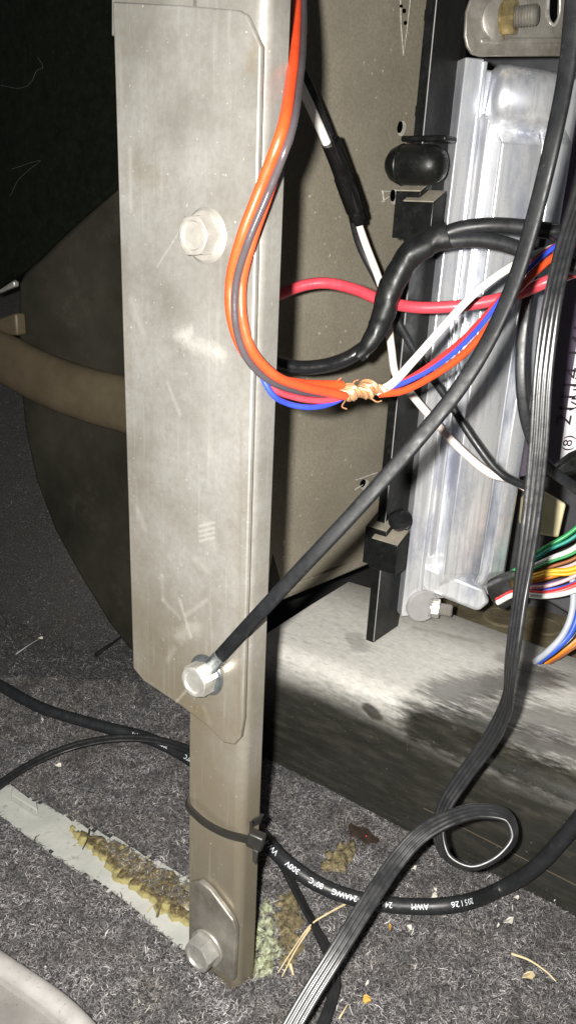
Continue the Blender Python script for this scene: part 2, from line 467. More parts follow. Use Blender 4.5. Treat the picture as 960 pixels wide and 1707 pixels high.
PALE = (.62, .60, .56); RUST = (.19, .125, .05); DIRT = (.16, .13, .08)
S((222, 275), (258, 300), 16, DIRT, .7); S((425, 80), (418, 112), 9, RUST, .75); S((217, 250), (219, 350), 3, PALE, .5)
S((230, 235), (236, 320), 5, DIRT, .35); S((296, 560), (318, 552), 7, PALE, .9); S((312, 568), (368, 590), 9, PALE, .9)
S((262, 445), (300, 385), 1.2, PALE, .5, amp=.3); S((280, 640), (300, 690), 3, PALE, .45); S((205, 420), (216, 640), 8, DIRT, .45); S((220, 500), (240, 560), 5, PALE, .3)
for k, yy in enumerate((874, 883, 891, 899)): S((333, yy + 3), (357, yy - 3), 1.8, PALE, .8, amp=.4)
S((340, 870), (352, 905), 9, PALE, .35); S((300, 1000), (318, 1062), 2.5, PALE, .7, amp=.6); S((300, 1060), (327, 1045), 9, PALE, .65); S((310, 1025), (345, 1000), 3, PALE, .5)
S((270, 960), (272, 1000), 3, PALE, .35); S((272, 1000), (300, 1030), 2.5, PALE, .4); S((325, 930), (345, 950), 6, PALE, .35); S((290, 1080), (280, 1100), 4, PALE, .4)
S((292, 1172), (314, 1148), 1.6, PALE, .8, amp=.3); S((340, 1180), (350, 1205), 4, PALE, .3); S((330, 1200), (395, 1225), 22, RUST, .35)
S((300, 800), (304, 830), 12, DIRT, .3); S((230, 850), (240, 880), 5, PALE, .4); S((345, 690), (352, 760), 8, PALE, .3); S((330, 420), (345, 600), 40, (.36, .35, .33), .25)
S((392, 1265), (392, 1420), 5, RUST, .5); S((400, 1300), (398, 1520), 3, RUST, .35); S((372, 1260), (372, 1500), 6, (.30, .285, .255), .3)
S((222, 1112), (350, 1195), 5, RUST, .4); S((402, 700), (398, 1220), 2.5, RUST, .5)
c = mix(nt, ramp(nt, noise(nt, 260, 3, .5, stretch=(2.5, 2.5, .12)), [(.60, 0.0), (.72, .10)]), c, PALE)
c = mix(nt, ramp(nt, noise(nt, 900, 2, .5), [(.72, 0.0), (.76, .7)]), c, (.60, .57, .50))
L(nt, c, b.inputs['Base Color']); b.inputs['Metallic'].default_value = .48
L(nt, ramp(nt, nz, [(.3, .42), (.7, .32)]), b.inputs['Roughness'])
bump(nt, b, nf, .12, .0003)

m, nt, b = newmat('old_steel')
c = ramp(nt, noise(nt, 70, 6, .7), [(.3, (.14, .125, .10)), (.55, (.25, .235, .21)), (.75, (.36, .33, .28))])
L(nt, c, b.inputs['Base Color']); b.inputs['Metallic'].default_value = .5; b.inputs['Roughness'].default_value = .42; bump(nt, b, noise(nt, 500), .2)
post = empty('support_post', BF, 'tall bolted galvanised steel post standing on the carpet', 'bracket')
TOPZ = .345
def channel(mb, wl, side, z0, z1, r=.0036, th=.002):
    B0 = BF + TT * .003
    # plan: left return, front face, rounded bend, side flange
    c0 = B0 - TT * r + QQ * r
    out = [B0 - TT * wl + QQ * .010, B0 - TT * wl]
    arc = [c0 + TT * (r * math.sin(a)) - QQ * (r * math.cos(a)) for a in np.linspace(0, math.pi / 2, 9)]
    out += arc + [B0 + QQ * side]
    inn = [B0 + QQ * side - TT * th]
    inn += [c0 + TT * ((r - th) * math.sin(a)) - QQ * ((r - th) * math.cos(a)) for a in np.linspace(math.pi / 2, 0, 9)]
    inn += [B0 - TT * (wl - th) + QQ * th, B0 - TT * (wl - th) + QQ * .010]
    ring = out + inn
    mb.loft([[V((p.x, p.y, z0)) for p in ring], [V((p.x, p.y, z1)) for p in ring]])
mb = MB(); channel(mb, .0252, .0100, -.006, TOPZ); mb.build('channel', 'post_steel', post, ang=50)
# wide upper plate behind the cover plate
mb = MB(); mb.prism([PF(186, -60, .0), PF(186, 60, .0), PF(330, 60, 0), PF(330, -60, 0)], QQ * .0018)
mb.build('upper_plate', 'post_steel', post, bevel=.0004)
cover = [(188, 2), (300, 8), (396, 16), (410, 24), (434, 76), (428.5, 300), (421, 600), (413, 900), (404.5, 1200), (400, 1230), (390, 1242), (372, 1238), (345, 1210), (300, 1176), (240, 1136), (222, 1114), (214, 850), (203, 500)]
mb = MB(); mb.prism([PF(x, y, OFF) for x, y in cover], QQ * .0020); cov = mb.build('cover_plate', 'post_steel', post, bevel=.0005)
foot = [(316, 1471), (332, 1469), (350, 1484), (388, 1535), (393, 1552), (389, 1636), (316, 1589)]
mb = MB(); mb.prism([PF(x, y, .0026) for x, y in foot], QQ * .0024); mb.build('foot_plate', 'old_steel', post, bevel=.0006)

def hexbolt(parent, ctr, ax, rf, rh, hh, mat, wmat, tw=0.2, marks=True, name='bolt', washer=True):
    mb = MB()
    if washer:
        mb.lathe(ctr, ax, [(rf * .97, 0), (rf, .0006), (rf * .95, .0011), (rh * 1.12, .0017)], 32)
        wz = mb.build('washer', wmat, parent); mb = MB()
    base = .0012 if washer else 0
    # hexagonal head with domed rim and dished top
    def hexring(r, h, k):   # k: 1 = hexagon, 0 = round
        a = (Z).cross(ax).normalized(); b_ = ax.cross(a); ring = []
        for j in range(36):
            t = 2 * math.pi * j / 36; q = (t % (math.pi / 3)) - math.pi / 6
            rr = r * ((math.cos(math.pi / 6) / math.cos(q)) * k + .93 * (1 - k))
            ring.append(ctr + ax * h + (a * math.cos(t + tw) + b_ * math.sin(t + tw)) * rr)
        return ring
    mb.loft([hexring(rh, base, 1), hexring(rh, base + hh * .86, 1), hexring(rh * .98, base + hh * .95, .45), hexring(rh * .9, base + hh, 0), hexring(rh * .74, base + hh, 0), hexring(rh * .66, base + hh - .0007, 0)])
    h = mb.build(name, mat, parent, ang=28)
    if marks:
        tv, tf = text_mesh('8.8', rh * .62); a = Z.cross(ax).normalized(); b_ = ax.cross(a)
        for i in range(2): pass
        o = ctr + ax * (base + hh - .0005)
        mk = MB(); mk.add([o + a * (-p.y) * 1.1 + b_ * p.x * -1.1 for p in tv], tf); mk.build('head_mark', mat, h, smooth=False)
    return h
hexbolt(post, PF(346, 393, OFF), NF, .0078, .0060, .0052, 'dusty_bolt', 'dusty_bolt', .1)
hexbolt(post, PF(346, 1124, OFF), NF, .0074, .0060, .0060, 'zinc_bolt', 'steel_washer', .3)
hexbolt(post, PF(348, 1577, .0026), NF, .0074, .0066, .0060, 'zinc_bolt', 'dusty_bolt', .15, marks=False)

# ------------------------------------------------------------------ heater housing: lit dusty side, dark front shell
m, nt, b = newmat('dusty_panel')
nz = noise(nt, 18, 5, .6); nf = noise(nt, 700, 5, .7)
c = ramp(nt, nz, [(.3, (.205, .182, .138)), (.7, (.28, .252, .198))])
c = mix(nt, ramp(nt, nf, [(.40, .35), (.6, 0.0)]), c, (.10, .092, .07))
c = mix(nt, ramp(nt, noise(nt, 330, 3, .5), [(.70, 0.0), (.74, .8)]), c, (.5, .47, .40))
L(nt, c, b.inputs['Base Color']); b.inputs['Roughness'].default_value = .62; b.inputs['Specular IOR Level'].default_value = .3
bump(nt, b, nf, .15, .0003)
KC = PZ(455, 1005, .074); KC = V((KC.x - .004, KC.y - .004, 0))   # the corner, hidden behind the post
KA = math.radians(46.9); KD = V((math.cos(KA), math.sin(KA), 0)); KN = V((math.sin(KA), -math.cos(KA), 0))
def PK(px, py, off=0.0): return PP(px, py, KC + KN * off, KN)
house = empty('heater_housing', V((KC.x, KC.y, .0)), 'large dusty grey heater housing behind the steel post', 'housing')
mb = MB()
bl = V((KC.x, KC.y, .070)); br = PZ(640, 931, .074); br = PK(660, 922)
mb.prism([bl + Z * .003, br, PK(740, 880), PK(790, -200), KC + Z * .48], -KN * .003); side_p = mb.build('side_panel', 'dusty_panel', house, bevel=.0008)
# turned-under lower lip
mb = MB(); lip = [PK(452, 1004, .0012), PK(640, 930, .0012), PK(640, 916, .0012), PK(452, 990, .0012)]
mb.prism(lip, -KN * .002); mb.build('lower_lip', 'dusty_panel', house, bevel=.0006)
# dark shell facing the other way, with its curved rear edge
def PS(px, py, off=0.0): return PP(px, py, KC + NF * off, NF)
shell = [(30, 470), (40, 452), (110, 386), (200, 300), (447, 115), (447, 1000), (300, 1120), (225, 1098), (180, 1040), (130, 958), (90, 885), (58, 800), (40, 715), (32, 640), (28, 540)]
mb = MB(); mb.prism([PS(*p) for p in shell], QQ * .025); mb.build('front_shell', 'dark_shell', house, bevel=.004, seg=3)
up = [(-120, 560), (15, 470), (60, 436), (110, 385), (200, 308), (440, 115), (440, -260), (-120, -260)]
tag(MB().prism([PS(x, y, .006) for x, y in up], QQ * .0045).build('dash_cover', 'black_trim', bevel=.002), 'black plastic dash cover above the dark heater shell', 'cover')
# scratches on the cover
for pts in ([(2, 142), (34, 147), (52, 138), (62, 118), (72, 112), (64, 96)], [(18, 326), (30, 302), (48, 284), (68, 268), (20, 282)]):
    MB().tube(spline([PS(x, y, .0062) for x, y in pts], 8), .00010, 5).build('scratch', 'back_panel', bpy.data.objects['dash_cover'])
tag(MB().prism([PS(x, y, .001) for x, y in [(-10, 492), (6, 474), (18, 466), (24, 470), (24, 478)]], QQ * .004).build('metal_tab', 'zinc_bolt', bevel=.0008), 'small bright metal tab at the rear edge of the dark shell', 'tab')
# tan handle bar in front of the shell
hp = spline([PS(-60, 560, .010), PS(-15, 586, .013), PS(25, 606, .014), PS(80, 634, .0150), PS(150, 659, .0150), PS(215, 676, .0145), PS(300, 706, .012)], 10)
prof = []
for j in range(28):
    a = 2 * math.pi * j / 28
    prof.append((.0160 * math.copysign(abs(math.cos(a)) ** .8, math.cos(a)), .0085 * math.copysign(abs(math.sin(a)) ** .8, math.sin(a))))
sw = [1.0] * len(hp)
bar = empty('console_bar', V((hp[20].x, hp[20].y, hp[20].z - .012)), 'tan moulded plastic bar running across the dark shell', 'bar')
MB().sweep(hp, prof, (NF + Z * .15).normalized()).build('bar', 'tan_trim', bar, ang=60)
MB().prism([PS(x, y, .010) for x, y in [(-20, 540), (0, 530), (26, 522), (29, 560), (14, 558), (-20, 580)]], QQ * .008).build('end_flange', 'tan_trim', bar, bevel=.0015)
# slots and chips on the dusty side
def patch(px, py, wx, wy, mat, name, off=.0004, n=14, rot=0):
    ps = []
    for j in range(n):
        a = 2 * math.pi * j / n; x = wx * math.cos(a); y = wy * math.sin(a)
        ps.append(PK(px + x * math.cos(rot) - y * math.sin(rot), py + x * math.sin(rot) + y * math.cos(rot), off))
    return MB().prism(ps, -KN * .0006).build(name, mat, house, smooth=False)
for (px, py, wx, wy, r) in ((668, 212, 6, 13, .15), (656, 326, 6, 13, .05), (606, 806, 6, 9, .4)):
    patch(px + 2, py + 2, wx, wy, 'mark_white', 'slot_rim', .0005, rot=r); patch(px - 1, py, wx * .62, wy * .78, 'hole_black', 'slot', .0008, rot=r)
for pts in ([(637, 317), (640, 336)], [(637, 319), (650, 319)], [(637, 336), (648, 328)], [(592, 816), (604, 808)], [(594, 800), (628, 788)], [(612, 884), (616, 874)]):
    MB().tube([PK(*p, .0005) for p in pts], .00045, 6).build('chip_mark', 'mark_white', house)
mb = MB(); mb.tube([PK(x, y, .0003) for x, y in [(667, -5), (668, 40), (672, 92), (678, 50), (684, -5)]], .00028, 6); mb.build('moulded_slit', 'mark_white', house)
for x, y, s in ((674, 18, 2.5), (676, 38, 2.2), (669, 10, 2)): patch(x, y, s, s * 1.6, 'hole_black', 'slit_hole', .0006)

# ------------------------------------------------------------------ air duct on the floor
m, nt, b = newmat('duct_plastic')
g = nt.nodes.new('ShaderNodeNewGeometry'); sx = nt.nodes.new('ShaderNodeSeparateXYZ'); L(nt, g.outputs['Normal'], sx.inputs[0])
def streak(scale, det):
    n = nt.nodes.new('ShaderNodeTexNoise'); n.inputs['Scale'].default_value = scale; n.inputs['Detail'].default_value = det; n.inputs['Roughness'].default_value = .7
    rot = nt.nodes.new('ShaderNodeVectorRotate'); rot.rotation_type = 'Z_AXIS'; rot.inputs['Angle'].default_value = AT
    mp = nt.nodes.new('ShaderNodeMapping'); mp.inputs['Scale'].default_value = (.22, 1, 1)
    L(nt, nt.nodes.new('ShaderNodeNewGeometry').outputs['Position'], rot.inputs['Vector']); L(nt, rot.outputs[0], mp.inputs['Vector']); L(nt, mp.outputs[0], n.inputs['Vector'])
    return n.outputs['Fac']
nz = streak(60, 6); nsc = streak(420, 8)
blk = ramp(nt, streak(260, 7), [(.3, (.009, .0088, .0065)), (.5, (.016, .0155, .012)), (.75, (.042, .040, .031))])
# settled dust: lies on what faces up, wiped off in places
d = math_(nt, 'ADD', sx.outputs[2], math_(nt, 'MULTIPLY', math_(nt, 'SUBTRACT', nz, .5), .30))
mr = nt.nodes.new('ShaderNodeMapRange'); mr.interpolation_type = 'SMOOTHSTEP'; L(nt, d, mr.inputs[0]); mr.inputs[1].default_value = .10; mr.inputs[2].default_value = .9; mr.inputs[3].default_value = .015; mr.inputs[4].default_value = .94
dust = mr.outputs[0]
def wipe(p0, p1, wpx, k, z=.068, soft=1.0, amp=1.0):
    global dust
    A_, B_ = PZ(*p0, z), PZ(*p1, z); wm = wpx * (A_ - CAM).dot(FW) / FPX
    mk = math_(nt, 'MULTIPLY', segmask(nt, A_, B_, wm, nsc, soft * .8, amp * .9), -k)
    dust = math_(nt, 'MULTIPLY', dust, math_(nt, 'ADD', 1.0, mk))
wipe((585, 1168), (608, 1175), 8, .85, .060, .6, .5); wipe((608, 1175), (632, 1200), 9, .85, .056, .6, .5)
wipe((745, 1150), (900, 1130), 38, .72, .068, 1.6, 1.6); wipe((690, 1185), (960, 1262), 34, .8, .064, 1.8, 1.4); wipe((820, 1180), (980, 1210), 46, .6, .068, 1.6, 1.6); wipe((740, 1185), (800, 1200), 26, .5, .067, 1.4, 1.5); wipe((470, 1115), (680, 1215), 16, .55, .054, 1.8, 1.5)
wipe((700, 1212), (975, 1325), 30, 1.0, .058, 1.2, .7); wipe((690, 1050), (800, 1075), 6, .25, .068, 1.5); wipe((590, 1060), (600, 1078), 14, .3); wipe((840, 1100), (960, 1140), 18, .3)
dust = math_(nt, 'MULTIPLY', dust, ramp(nt, streak(700, 4), [(.30, .72), (.5, 1.0)]), True)
DUS = ramp(nt, noise(nt, 300, 5, .7), [(.3, (.50, .485, .445)), (.7, (.64, .625, .585))])
c = mix(nt, dust, blk, DUS)
c = mix(nt, ramp(nt, noise(nt, 520, 4, .7), [(.64, 0.0), (.74, .35)]), c, (.30, .28, .24))
L(nt, c, b.inputs['Base Color'])
rr = nt.nodes.new('ShaderNodeMapRange'); L(nt, dust, rr.inputs[0]); rr.inputs[3].default_value = .26; rr.inputs[4].default_value = .9
L(nt, rr.outputs[0], b.inputs['Roughness']); bump(nt, b, streak(300, 5), .12)
prof = [(0.002, .0), (0.0, .026), (-.0004, .044)]
rc = .020
prof += [(-.0004 + rc - rc * math.cos(a), .046 + rc * math.sin(a)) for a in np.linspace(.1, math.pi / 2, 10)]
prof += [(.060, .0685), (.098, .070), (.102, .067), (.103, .02), (.103, 0)]
mb = MB(); rings = []
for s_ in list(np.arange(-.021, .36, .01)):
    wob = .0008 * mnoise.noise(V((s_ * 14, 0, 0)))
    rings.append([DO + TT * s_ + QQ * (q + wob) + Z * (z + wob * 1.5 * (z > .03)) for q, z in prof])
mb.loft(rings); duct = mb.build('air_duct', 'duct_plastic', smooth=True, ang=60); tag(duct, 'black plastic floor duct with pale dust on top', 'duct')
MB().tube([DO + TT * .09 - QQ * .0002 + Z * .019, DO + TT * .2 - QQ * .0002 + Z * .017, DO + TT * .34 - QQ * .0002 + Z * .016], .00022, 6).build('moulded_seam', 'tan_trim', duct)

# brown panel and dark wall behind the duct
tag(MB().prism([DO + TT * -.0 + QQ * .108 + Z * .040, DO + TT * .4 + QQ * .108 + Z * .040, DO + TT * .4 + QQ * .4 + Z * .040, DO + QQ * .4 + Z * .040], V((0, 0, -.003))).build('rear_floor', 'brown_floor', smooth=False), kind='structure')
for (px, py, r) in ((838, 1030, .0135), (905, 1045, .012)):
    o = PZ(px, py, .0402); tag(MB().lathe(o, Z, [(r, 0), (r, .0008), (r - .0012, .0012), (r - .0014, .0009)], 28).build('pressed_disc', 'brown_floor', bpy.data.objects['rear_floor']))
tag(MB().prism([DO + TT * -.02 + QQ * .205 + Z * .036, DO + TT * .45 + QQ * .205 + Z * .036, DO + TT * .45 + QQ * .205 + Z * .52, DO + TT * -.02 + QQ * .205 + Z * .52], QQ * .003).build('rear_wall', 'back_panel', smooth=False), kind='structure')
tag(MB().prism([V((-.7, 1.1, -.01)), V((.6, 1.1, -.01)), V((.6, 1.1, .9)), V((-.7, 1.1, .9))], V((0, .01, 0))).build('front_bulkhead', 'black_trim', smooth=False), kind='structure')

# ------------------------------------------------------------------ plastic mounting rail with clips
RB = PZ(622, 1072, .070)
rail = empty('mounting_rail', RB, 'upright black plastic rail with clips beside the heater housing', 'rail')
RTOP = PP(731, -40, RB + QQ * .004, NF)
rax = (RTOP - RB)
def rpt(h, a, q): return RB + rax * h - TT * a + QQ * q
mb = MB(); mb.loft([[rpt(h, a, q) for a, q in ((0, 0), (.005, 0), (.005, .026), (0, .026))] for h in (0, 1.06)]); mb.build('rail', 'rail_plastic', rail, bevel=.0006)
mb = MB(); mb.loft([[rpt(h, a, q) for a, q in ((.005, .003), (.0075, .003), (.0075, .012), (.005, .012))] for h in (.60, .62)]); mb.build('nib', 'rail_plastic', rail, bevel=.0004)
for hh_ in (.83, .95):
    mb = MB(); mb.loft([[rpt(h, a, q) for a, q in ((.005, .003), (.007, .003), (.007, .012), (.005, .012))] for h in (hh_, hh_ + .015)]); mb.build('nib', 'rail_plastic', rail, bevel=.0004)
MB().tube([rpt(h, -.00005, -.00005) for h in (.004, .3, .5, .64, .82, 1.05)], .00022, 6).build('edge_highlight', 'grey_ear', rail)  # highlight on the rail's front edge, modelled as a thin pale grey tube
def h_of(px, py):   # height fraction along the rail's front edge
    best = min(np.linspace(0, 1, 401), key=lambda h: abs(PROJ(rpt(h, 0, 0))[1] - py)); return best
def clip(y_top, y_bot, bulb):
    h0, h1 = h_of(0, y_bot), h_of(0, y_top); hm = h_of(0, 277)
    # two dusty ledges stepping down below the bulb
    for k, (a0, aa, dh, q0) in enumerate(((-.004, .0085, .014, -.0045), (-.0125, .003, 0, -.0075))):
        hA = h0 - .05; hB = h0 + dh; sl = .015
        def wedge(i, lo_, hi_): return [[rpt(lo_, a, q) for a, q in ((a0 + i, q0 + i), (aa - i, q0 + i), (aa - i, q0 + .010), (a0 + i, q0 + .010))], [rpt(hi_ + (0 if q < q0 + .005 else sl), a, q) for a, q in ((a0 + i, q0 + i), (aa - i, q0 + i), (aa - i, q0 + .010), (a0 + i, q0 + .010))]]
        led = MB().loft(wedge(0, hA, hB)).build('clip_ledge', 'rail_plastic', rail, bevel=.0004)
        MB().loft([[p + Z * .0002 for p in wedge(.0004, hA, hB)[1]], [p + Z * .0007 for p in wedge(.0004, hA, hB)[1]]]).build('ledge_dust', 'ledge_dust', led)
    if bulb:
        ctr_ = rpt(hm, .002, -.003)
        mb = MB(); ax = -TT
        mb.lathe(ctr_ + TT * .0105, ax, [(.003, -.005), (.0060, -.0035), (.0080, 0), (.0084, .005), (.0084, .014), (.0081, .017), (.0068, .0200), (.0044, .0222), (.0016, .023)], 32)
        mb.build('rubber_bulb', 'rail_plastic', rail, ang=50)
        mb = MB(); mb.lathe(ctr_ - TT * .0045, ax, [(.0085, 0), (.0087, .0004), (.0085, .0008)], 32); mb.build('bulb_seam', 'rail_plastic', rail)
        mb = MB(); mb.loft([[rpt(h, a, q) for a, q in ((-.012, -.002), (.010, -.002), (.010, .008), (-.012, .008))] for h in (h1 - .004, h1 + .004)]); mb.build('clip_arm', 'rail_plastic', rail, bevel=.0008)
    else:
        ctr_ = rpt(h0 + .035, -.008, -.002); mb = MB(); mb.lathe(ctr_, NF, [(.0055, -.004), (.0052, .0005), (.0036, .0028), (.001, .0036)], 24); mb.build('rubber_bulb', 'cable_gloss', rail)
clip(232, 338, True); clip(850, 893, False)

# ------------------------------------------------------------------ engine control unit
m, nt, b = newmat('cast_alu')
nz = noise(nt, 38, 8, .72, stretch=(1.5, 1.5, .6)); nv = noise(nt, 420, 3, .5, stretch=(1, 1, .06)); nf = noise(nt, 900, 4)
c = ramp(nt, nz, [(.36, (.50, .52, .60)), (.46, (.72, .74, .79)), (.54, (.90, .91, .93)), (.7, (.97, .97, .98))])
c = mix(nt, ramp(nt, nv, [(.40, .35), (.52, 0.0)]), c, (.42, .43, .48))
c = mix(nt, ramp(nt, noise(nt, 1500, 2), [(.66, 0.0), (.72, .5)]), c, (.2, .2, .22))
L(nt, c, b.inputs['Base Color']); b.inputs['Metallic'].default_value = .72
L(nt, ramp(nt, nz, [(.38, .42), (.56, .30)]), b.inputs['Roughness']); bump(nt, b, nf, .10, .0002)
EO = PZ(668, 1028, .080)
EA = math.radians(15); E1 = V((math.cos(EA), math.sin(EA), 0)); E2 = V((math.sin(EA), -math.cos(EA), 0))
ET = PP(776, 95, EO, E2); E3 = (ET - EO); EH = E3.length; E3n = E3.normalized()
def ecu_ah(px, py, w_=0.0):
    p = PP(px, py, EO + E2 * w_, E2) - EO
    h = p.z / E3n.z; a = (p - E3n * h).dot(E1); return a, h
def EP(a, h, w_=0.0): return EO + E1 * a + E3n * h + E2 * w_
ax_ = lambda px, py=560, w_=0: ecu_ah(px, py, w_)[0]
hx_ = lambda py, px=800: ecu_ah(px, py)[1]
ecu = empty('control_unit', EO, 'finned cast aluminium engine control unit standing on the duct', 'control unit')
a1 = ax_(751); aR = ax_(905)
mb = MB(); mb.loft([[EP(a, h, w_) for a, w_ in ((0, 0), (a1, 0), (a1, -.012), (0, -.012))] for h in (0.0, EH)]); mb.build('edge_flange', 'cast_alu', ecu, bevel=.0006)
mb = MB(); mb.loft([[EP(a, h, w_) for a, w_ in ((a1 - .0006, .0012), (a1 + .0012, .0012), (a1 + .0012, -.004), (a1 - .0006, -.004))] for h in (.002, EH - .001)]); mb.build('edge_lip', 'cast_alu', ecu, bevel=.0005)
hT = hx_(208, 850); hB = hx_(955, 750)
mb = MB(); mb.loft([[EP(a, h, w_) for a, w_ in ((a1 + .0013, -.0005), (aR, -.0005), (aR, -.014), (a1 + .0013, -.014))] for h in (hx_(1000, 720), EH - .004)]); mb.build('casing', 'cast_alu', ecu, bevel=.001)
def rib(xa, xb, w_, ht, hb, slope=.006, foot=.002):
    A0, A1 = ax_(xa), ax_(xb); rings = []
    for h, k in ((hb, .08), (hb + slope, 1), (ht - slope * .6, 1), (ht, .08)):
        rings.append([EP(a, h, ww) for a, ww in ((A0 - foot * .6, -.001), (A0 + foot * .4, w_ * k), (A1 - foot * .4, w_ * k), (A1 + foot * .6, -.001))])
    return MB().loft(rings)
rib(777, 842, .0095, hT, hx_(985, 760), .014, .0012).build('cooling_rib', 'cast_alu', ecu, bevel=.0024, seg=4, ang=60)
rib(846, 853, .0050, hT, hx_(975, 820), .010, .0010).build('cooling_rib', 'cast_alu', ecu, bevel=.0008, ang=60)
rib(859, 888, .0085, hT, hx_(975, 830), .012, .0012).build('cooling_rib', 'cast_alu', ecu, bevel=.0020, seg=4, ang=60)
rib(760, 768, .0034, hT + .004, hx_(930, 720), .004).build('cooling_rib', 'cast_alu', ecu, bevel=.0006, ang=60)
# cast boss across the top
b0 = EP(*ecu_ah(822, 160), -.001); b1 = EP(*ecu_ah(918, 178), .004)
MB().lathe(b0, (b1 - b0).normalized(), [(.009, -.003), (.0125, 0), (.0132, .004), (.0132, (b1 - b0).length - .002), (.0120, (b1 - b0).length), (.0095, (b1 - b0).length + .0004)], 28).build('cast_boss', 'cast_alu', ecu, ang=50)
MB().prism([EP(*ecu_ah(x, y), .002) for x, y in ((866, 112), (930, 122), (930, 150), (880, 140))], -E2 * .006).build('cast_pad', 'cast_alu', ecu, bevel=.0008)
ft = [ecu_ah(x, y) for x, y in ((701, 938), (790, 964), (797, 985), (780, 1004), (704, 984))]
ft0 = min(a for a, _ in ft)
MB().prism([EP(a, h, -.001 + (a - ft0) * .46) for a, h in ft], -E2 * .010).build('cast_foot', 'cast_alu', ecu, bevel=.0025, seg=4)
# label side, set back
a2 = ax_(900); a3 = a2 + .075
mb = MB(); mb.loft([[EP(a, h, w_) for a, w_ in ((a2, -.006), (a3, -.006), (a3, -.03), (a2, -.03))] for h in (hx_(800, 900), EH - .012)]); mb.build('label_case', 'purple_case', ecu, bevel=.0012)
LW = -.0056
def PL(px, py, w_=LW): return PP(px, py, EO + E2 * w_, E2)
lab = MB().prism([PL(931, 775), PL(948, 660), PL(966, 540), PL(1080, 520), PL(1060, 700)], -E2 * .0003).build('paper_label', 'label_paper', ecu, smooth=False)
def label_text(body, p0, p1, size):
    A_, B_ = PL(*p0, LW + .0002), PL(*p1, LW + .0002); u = (B_ - A_).normalized(); vv = u.cross(E2).normalized() * -1
    tv, tf = text_mesh(body, size); mid = (A_ + B_) / 2
    MB().add([mid + u * p.x + vv * p.y for p in tv], tf).build('label_text', 'ink', lab, smooth=False)
label_text('21114-1411020', (936, 725), (990, 435), .0125)
label_text('VNV73', (956, 695), (975, 590), .009)
label_text('(8)', (943, 752), (949, 725), .008)
# mounting stud, nut and grey ear at the bottom
ear = EP(*ecu_ah(702, 1008), .002); nut_ax = (TT * .9 + QQ * .35).normalized()
MB().lathe(ear, E2, [(.0085, -.006), (.0090, -.0055), (.0090, 0), (.0085, .0006)], 28).build('mounting_ear', 'grey_ear', ecu)
nc = ear + E1 * .003 + E2 * .0015
hexbolt(ecu, nc, nut_ax, .005, .0052, .0045, 'zinc_bolt', 'zinc_bolt', .2, marks=False, name='nut')
MB().lathe(nc, nut_ax, [(.0034, 0)] + [(.0034 if i % 2 else .0031, .003 + i * .0005) for i in range(18)] + [(.0026, .0123)], 16).build('stud', 'dusty_bolt', ecu, ang=60)
tag(MB().prism([PD(x, y, .445) for x, y in ((880, 818), (903, 815), (944, 840), (931, 896), (885, 888), (868, 872), (872, 830))], FW * .006).build('cream_connector', 'cream', bevel=.0012), 'cream plastic connector tab behind the ribbon cable', 'connector')

# upper steel bracket over the control unit
def PU(px, py, off=0.0): return PP(px, py, EO + E2 * (.006 + off), E2)
ub = empty('upper_bracket', PU(850, 92), 'old steel bracket bolted above the control unit', 'bracket')
outline = [(778, 78), (774, 60), (776, 20), (790, -20), (820, -80), (1040, -80), (1040, 96), (1000, 93), (800, 94), (786, 90)]
MB().prism([PU(*p) for p in outline], -E2 * .0018).build('plate', 'old_steel', ub, bevel=.0006)
MB().prism([PU(*p, .0006) for p in ((800, 62), (1040, 60), (1040, 72), (800, 74))], -E2 * .002).build('folded_step', 'old_steel', ub, bevel=.0009)
pl = [(x, y) for x, y in ((916, -20), (930, -20), (928, 30), (921, 40), (914, 30))]
MB().prism([PU(*p, .0003) for p in pl], -E2 * .0006).build('slot', 'hole_black', ub, smooth=False)
MB().tube(spline([PU(*p, .0006) for p in ((933, -20), (931, 28), (923, 42), (914, 32), (914, -20))], 8), .0007, 8).build('slot_rim', 'zinc_bolt', ub)
uc = PU(833, 32); ua = (E2 * .62 + E1 * .72 + Z * .05).normalized()
MB().lathe(uc, E2, [(.0085, 0), (.0085, .0008), (.0078, .0012)], 28).build('washer', 'old_steel', ub)
hexbolt(ub, uc + E2 * .001, ua, .006, .0072, .0052, 'cad_bolt', 'cad_bolt', .1, marks=False, name='nut')
MB().lathe(uc + E2 * .001, ua, [(.0042, 0)] + [(.0042 if i % 2 else .0038, .004 + i * .0006) for i in range(18)] + [(.0032, .0152)], 18).build('stud', 'old_steel', ub, ang=60)

# ------------------------------------------------------------------ wires
def wire(name, mat, pts, r, label, group=None, n=12, cat='wire', seg=12):
    o = MB().tube(dpath(pts, n), r, seg).build(name, mat, ang=80); return tag(o, label, cat, group)
# main bundle in front of the post: two red-orange wires and a grey one
core = dpath([(497, -60, .268), (498, 40, .246), (492, 130, .225), (476, 225, .2125), (442, 320, .2185), (412, 400, .2235), (394, 470, .230), (395, 535, .234), (414, 590, .239), (452, 628, .246), (500, 645, .256), (545, 651, .266), (578, 653, .272)], 14)
fr = frames(core)
def strand(phase, rad, turns, spread=None):
    out = []
    for i, (p, (t, a, b_)) in enumerate(zip(core, fr)):
        u_ = i / len(core); v = (CAM - p).normalized(); v = (v - t * v.dot(t)).normalized(); lf = t.cross(v)
        ang = math.radians(float(np.interp(u_, [0, .25, .42, .55, .7, .85, 1], [-85, -60, -15, 10, 60, 110, 150]))) + phase
        r_ = rad
        if spread and u_ > .80: r_ = rad * (1 + spread * (u_ - .80) / .2 * (1 - .55 * max(0, (u_ - .93) / .07)))
        out.append(p + v * (math.cos(ang) * r_) + lf * (math.sin(ang) * r_))
    return out
GB = 'wires twisted together in the drooping bundle'
cut = int(len(core) * .985)
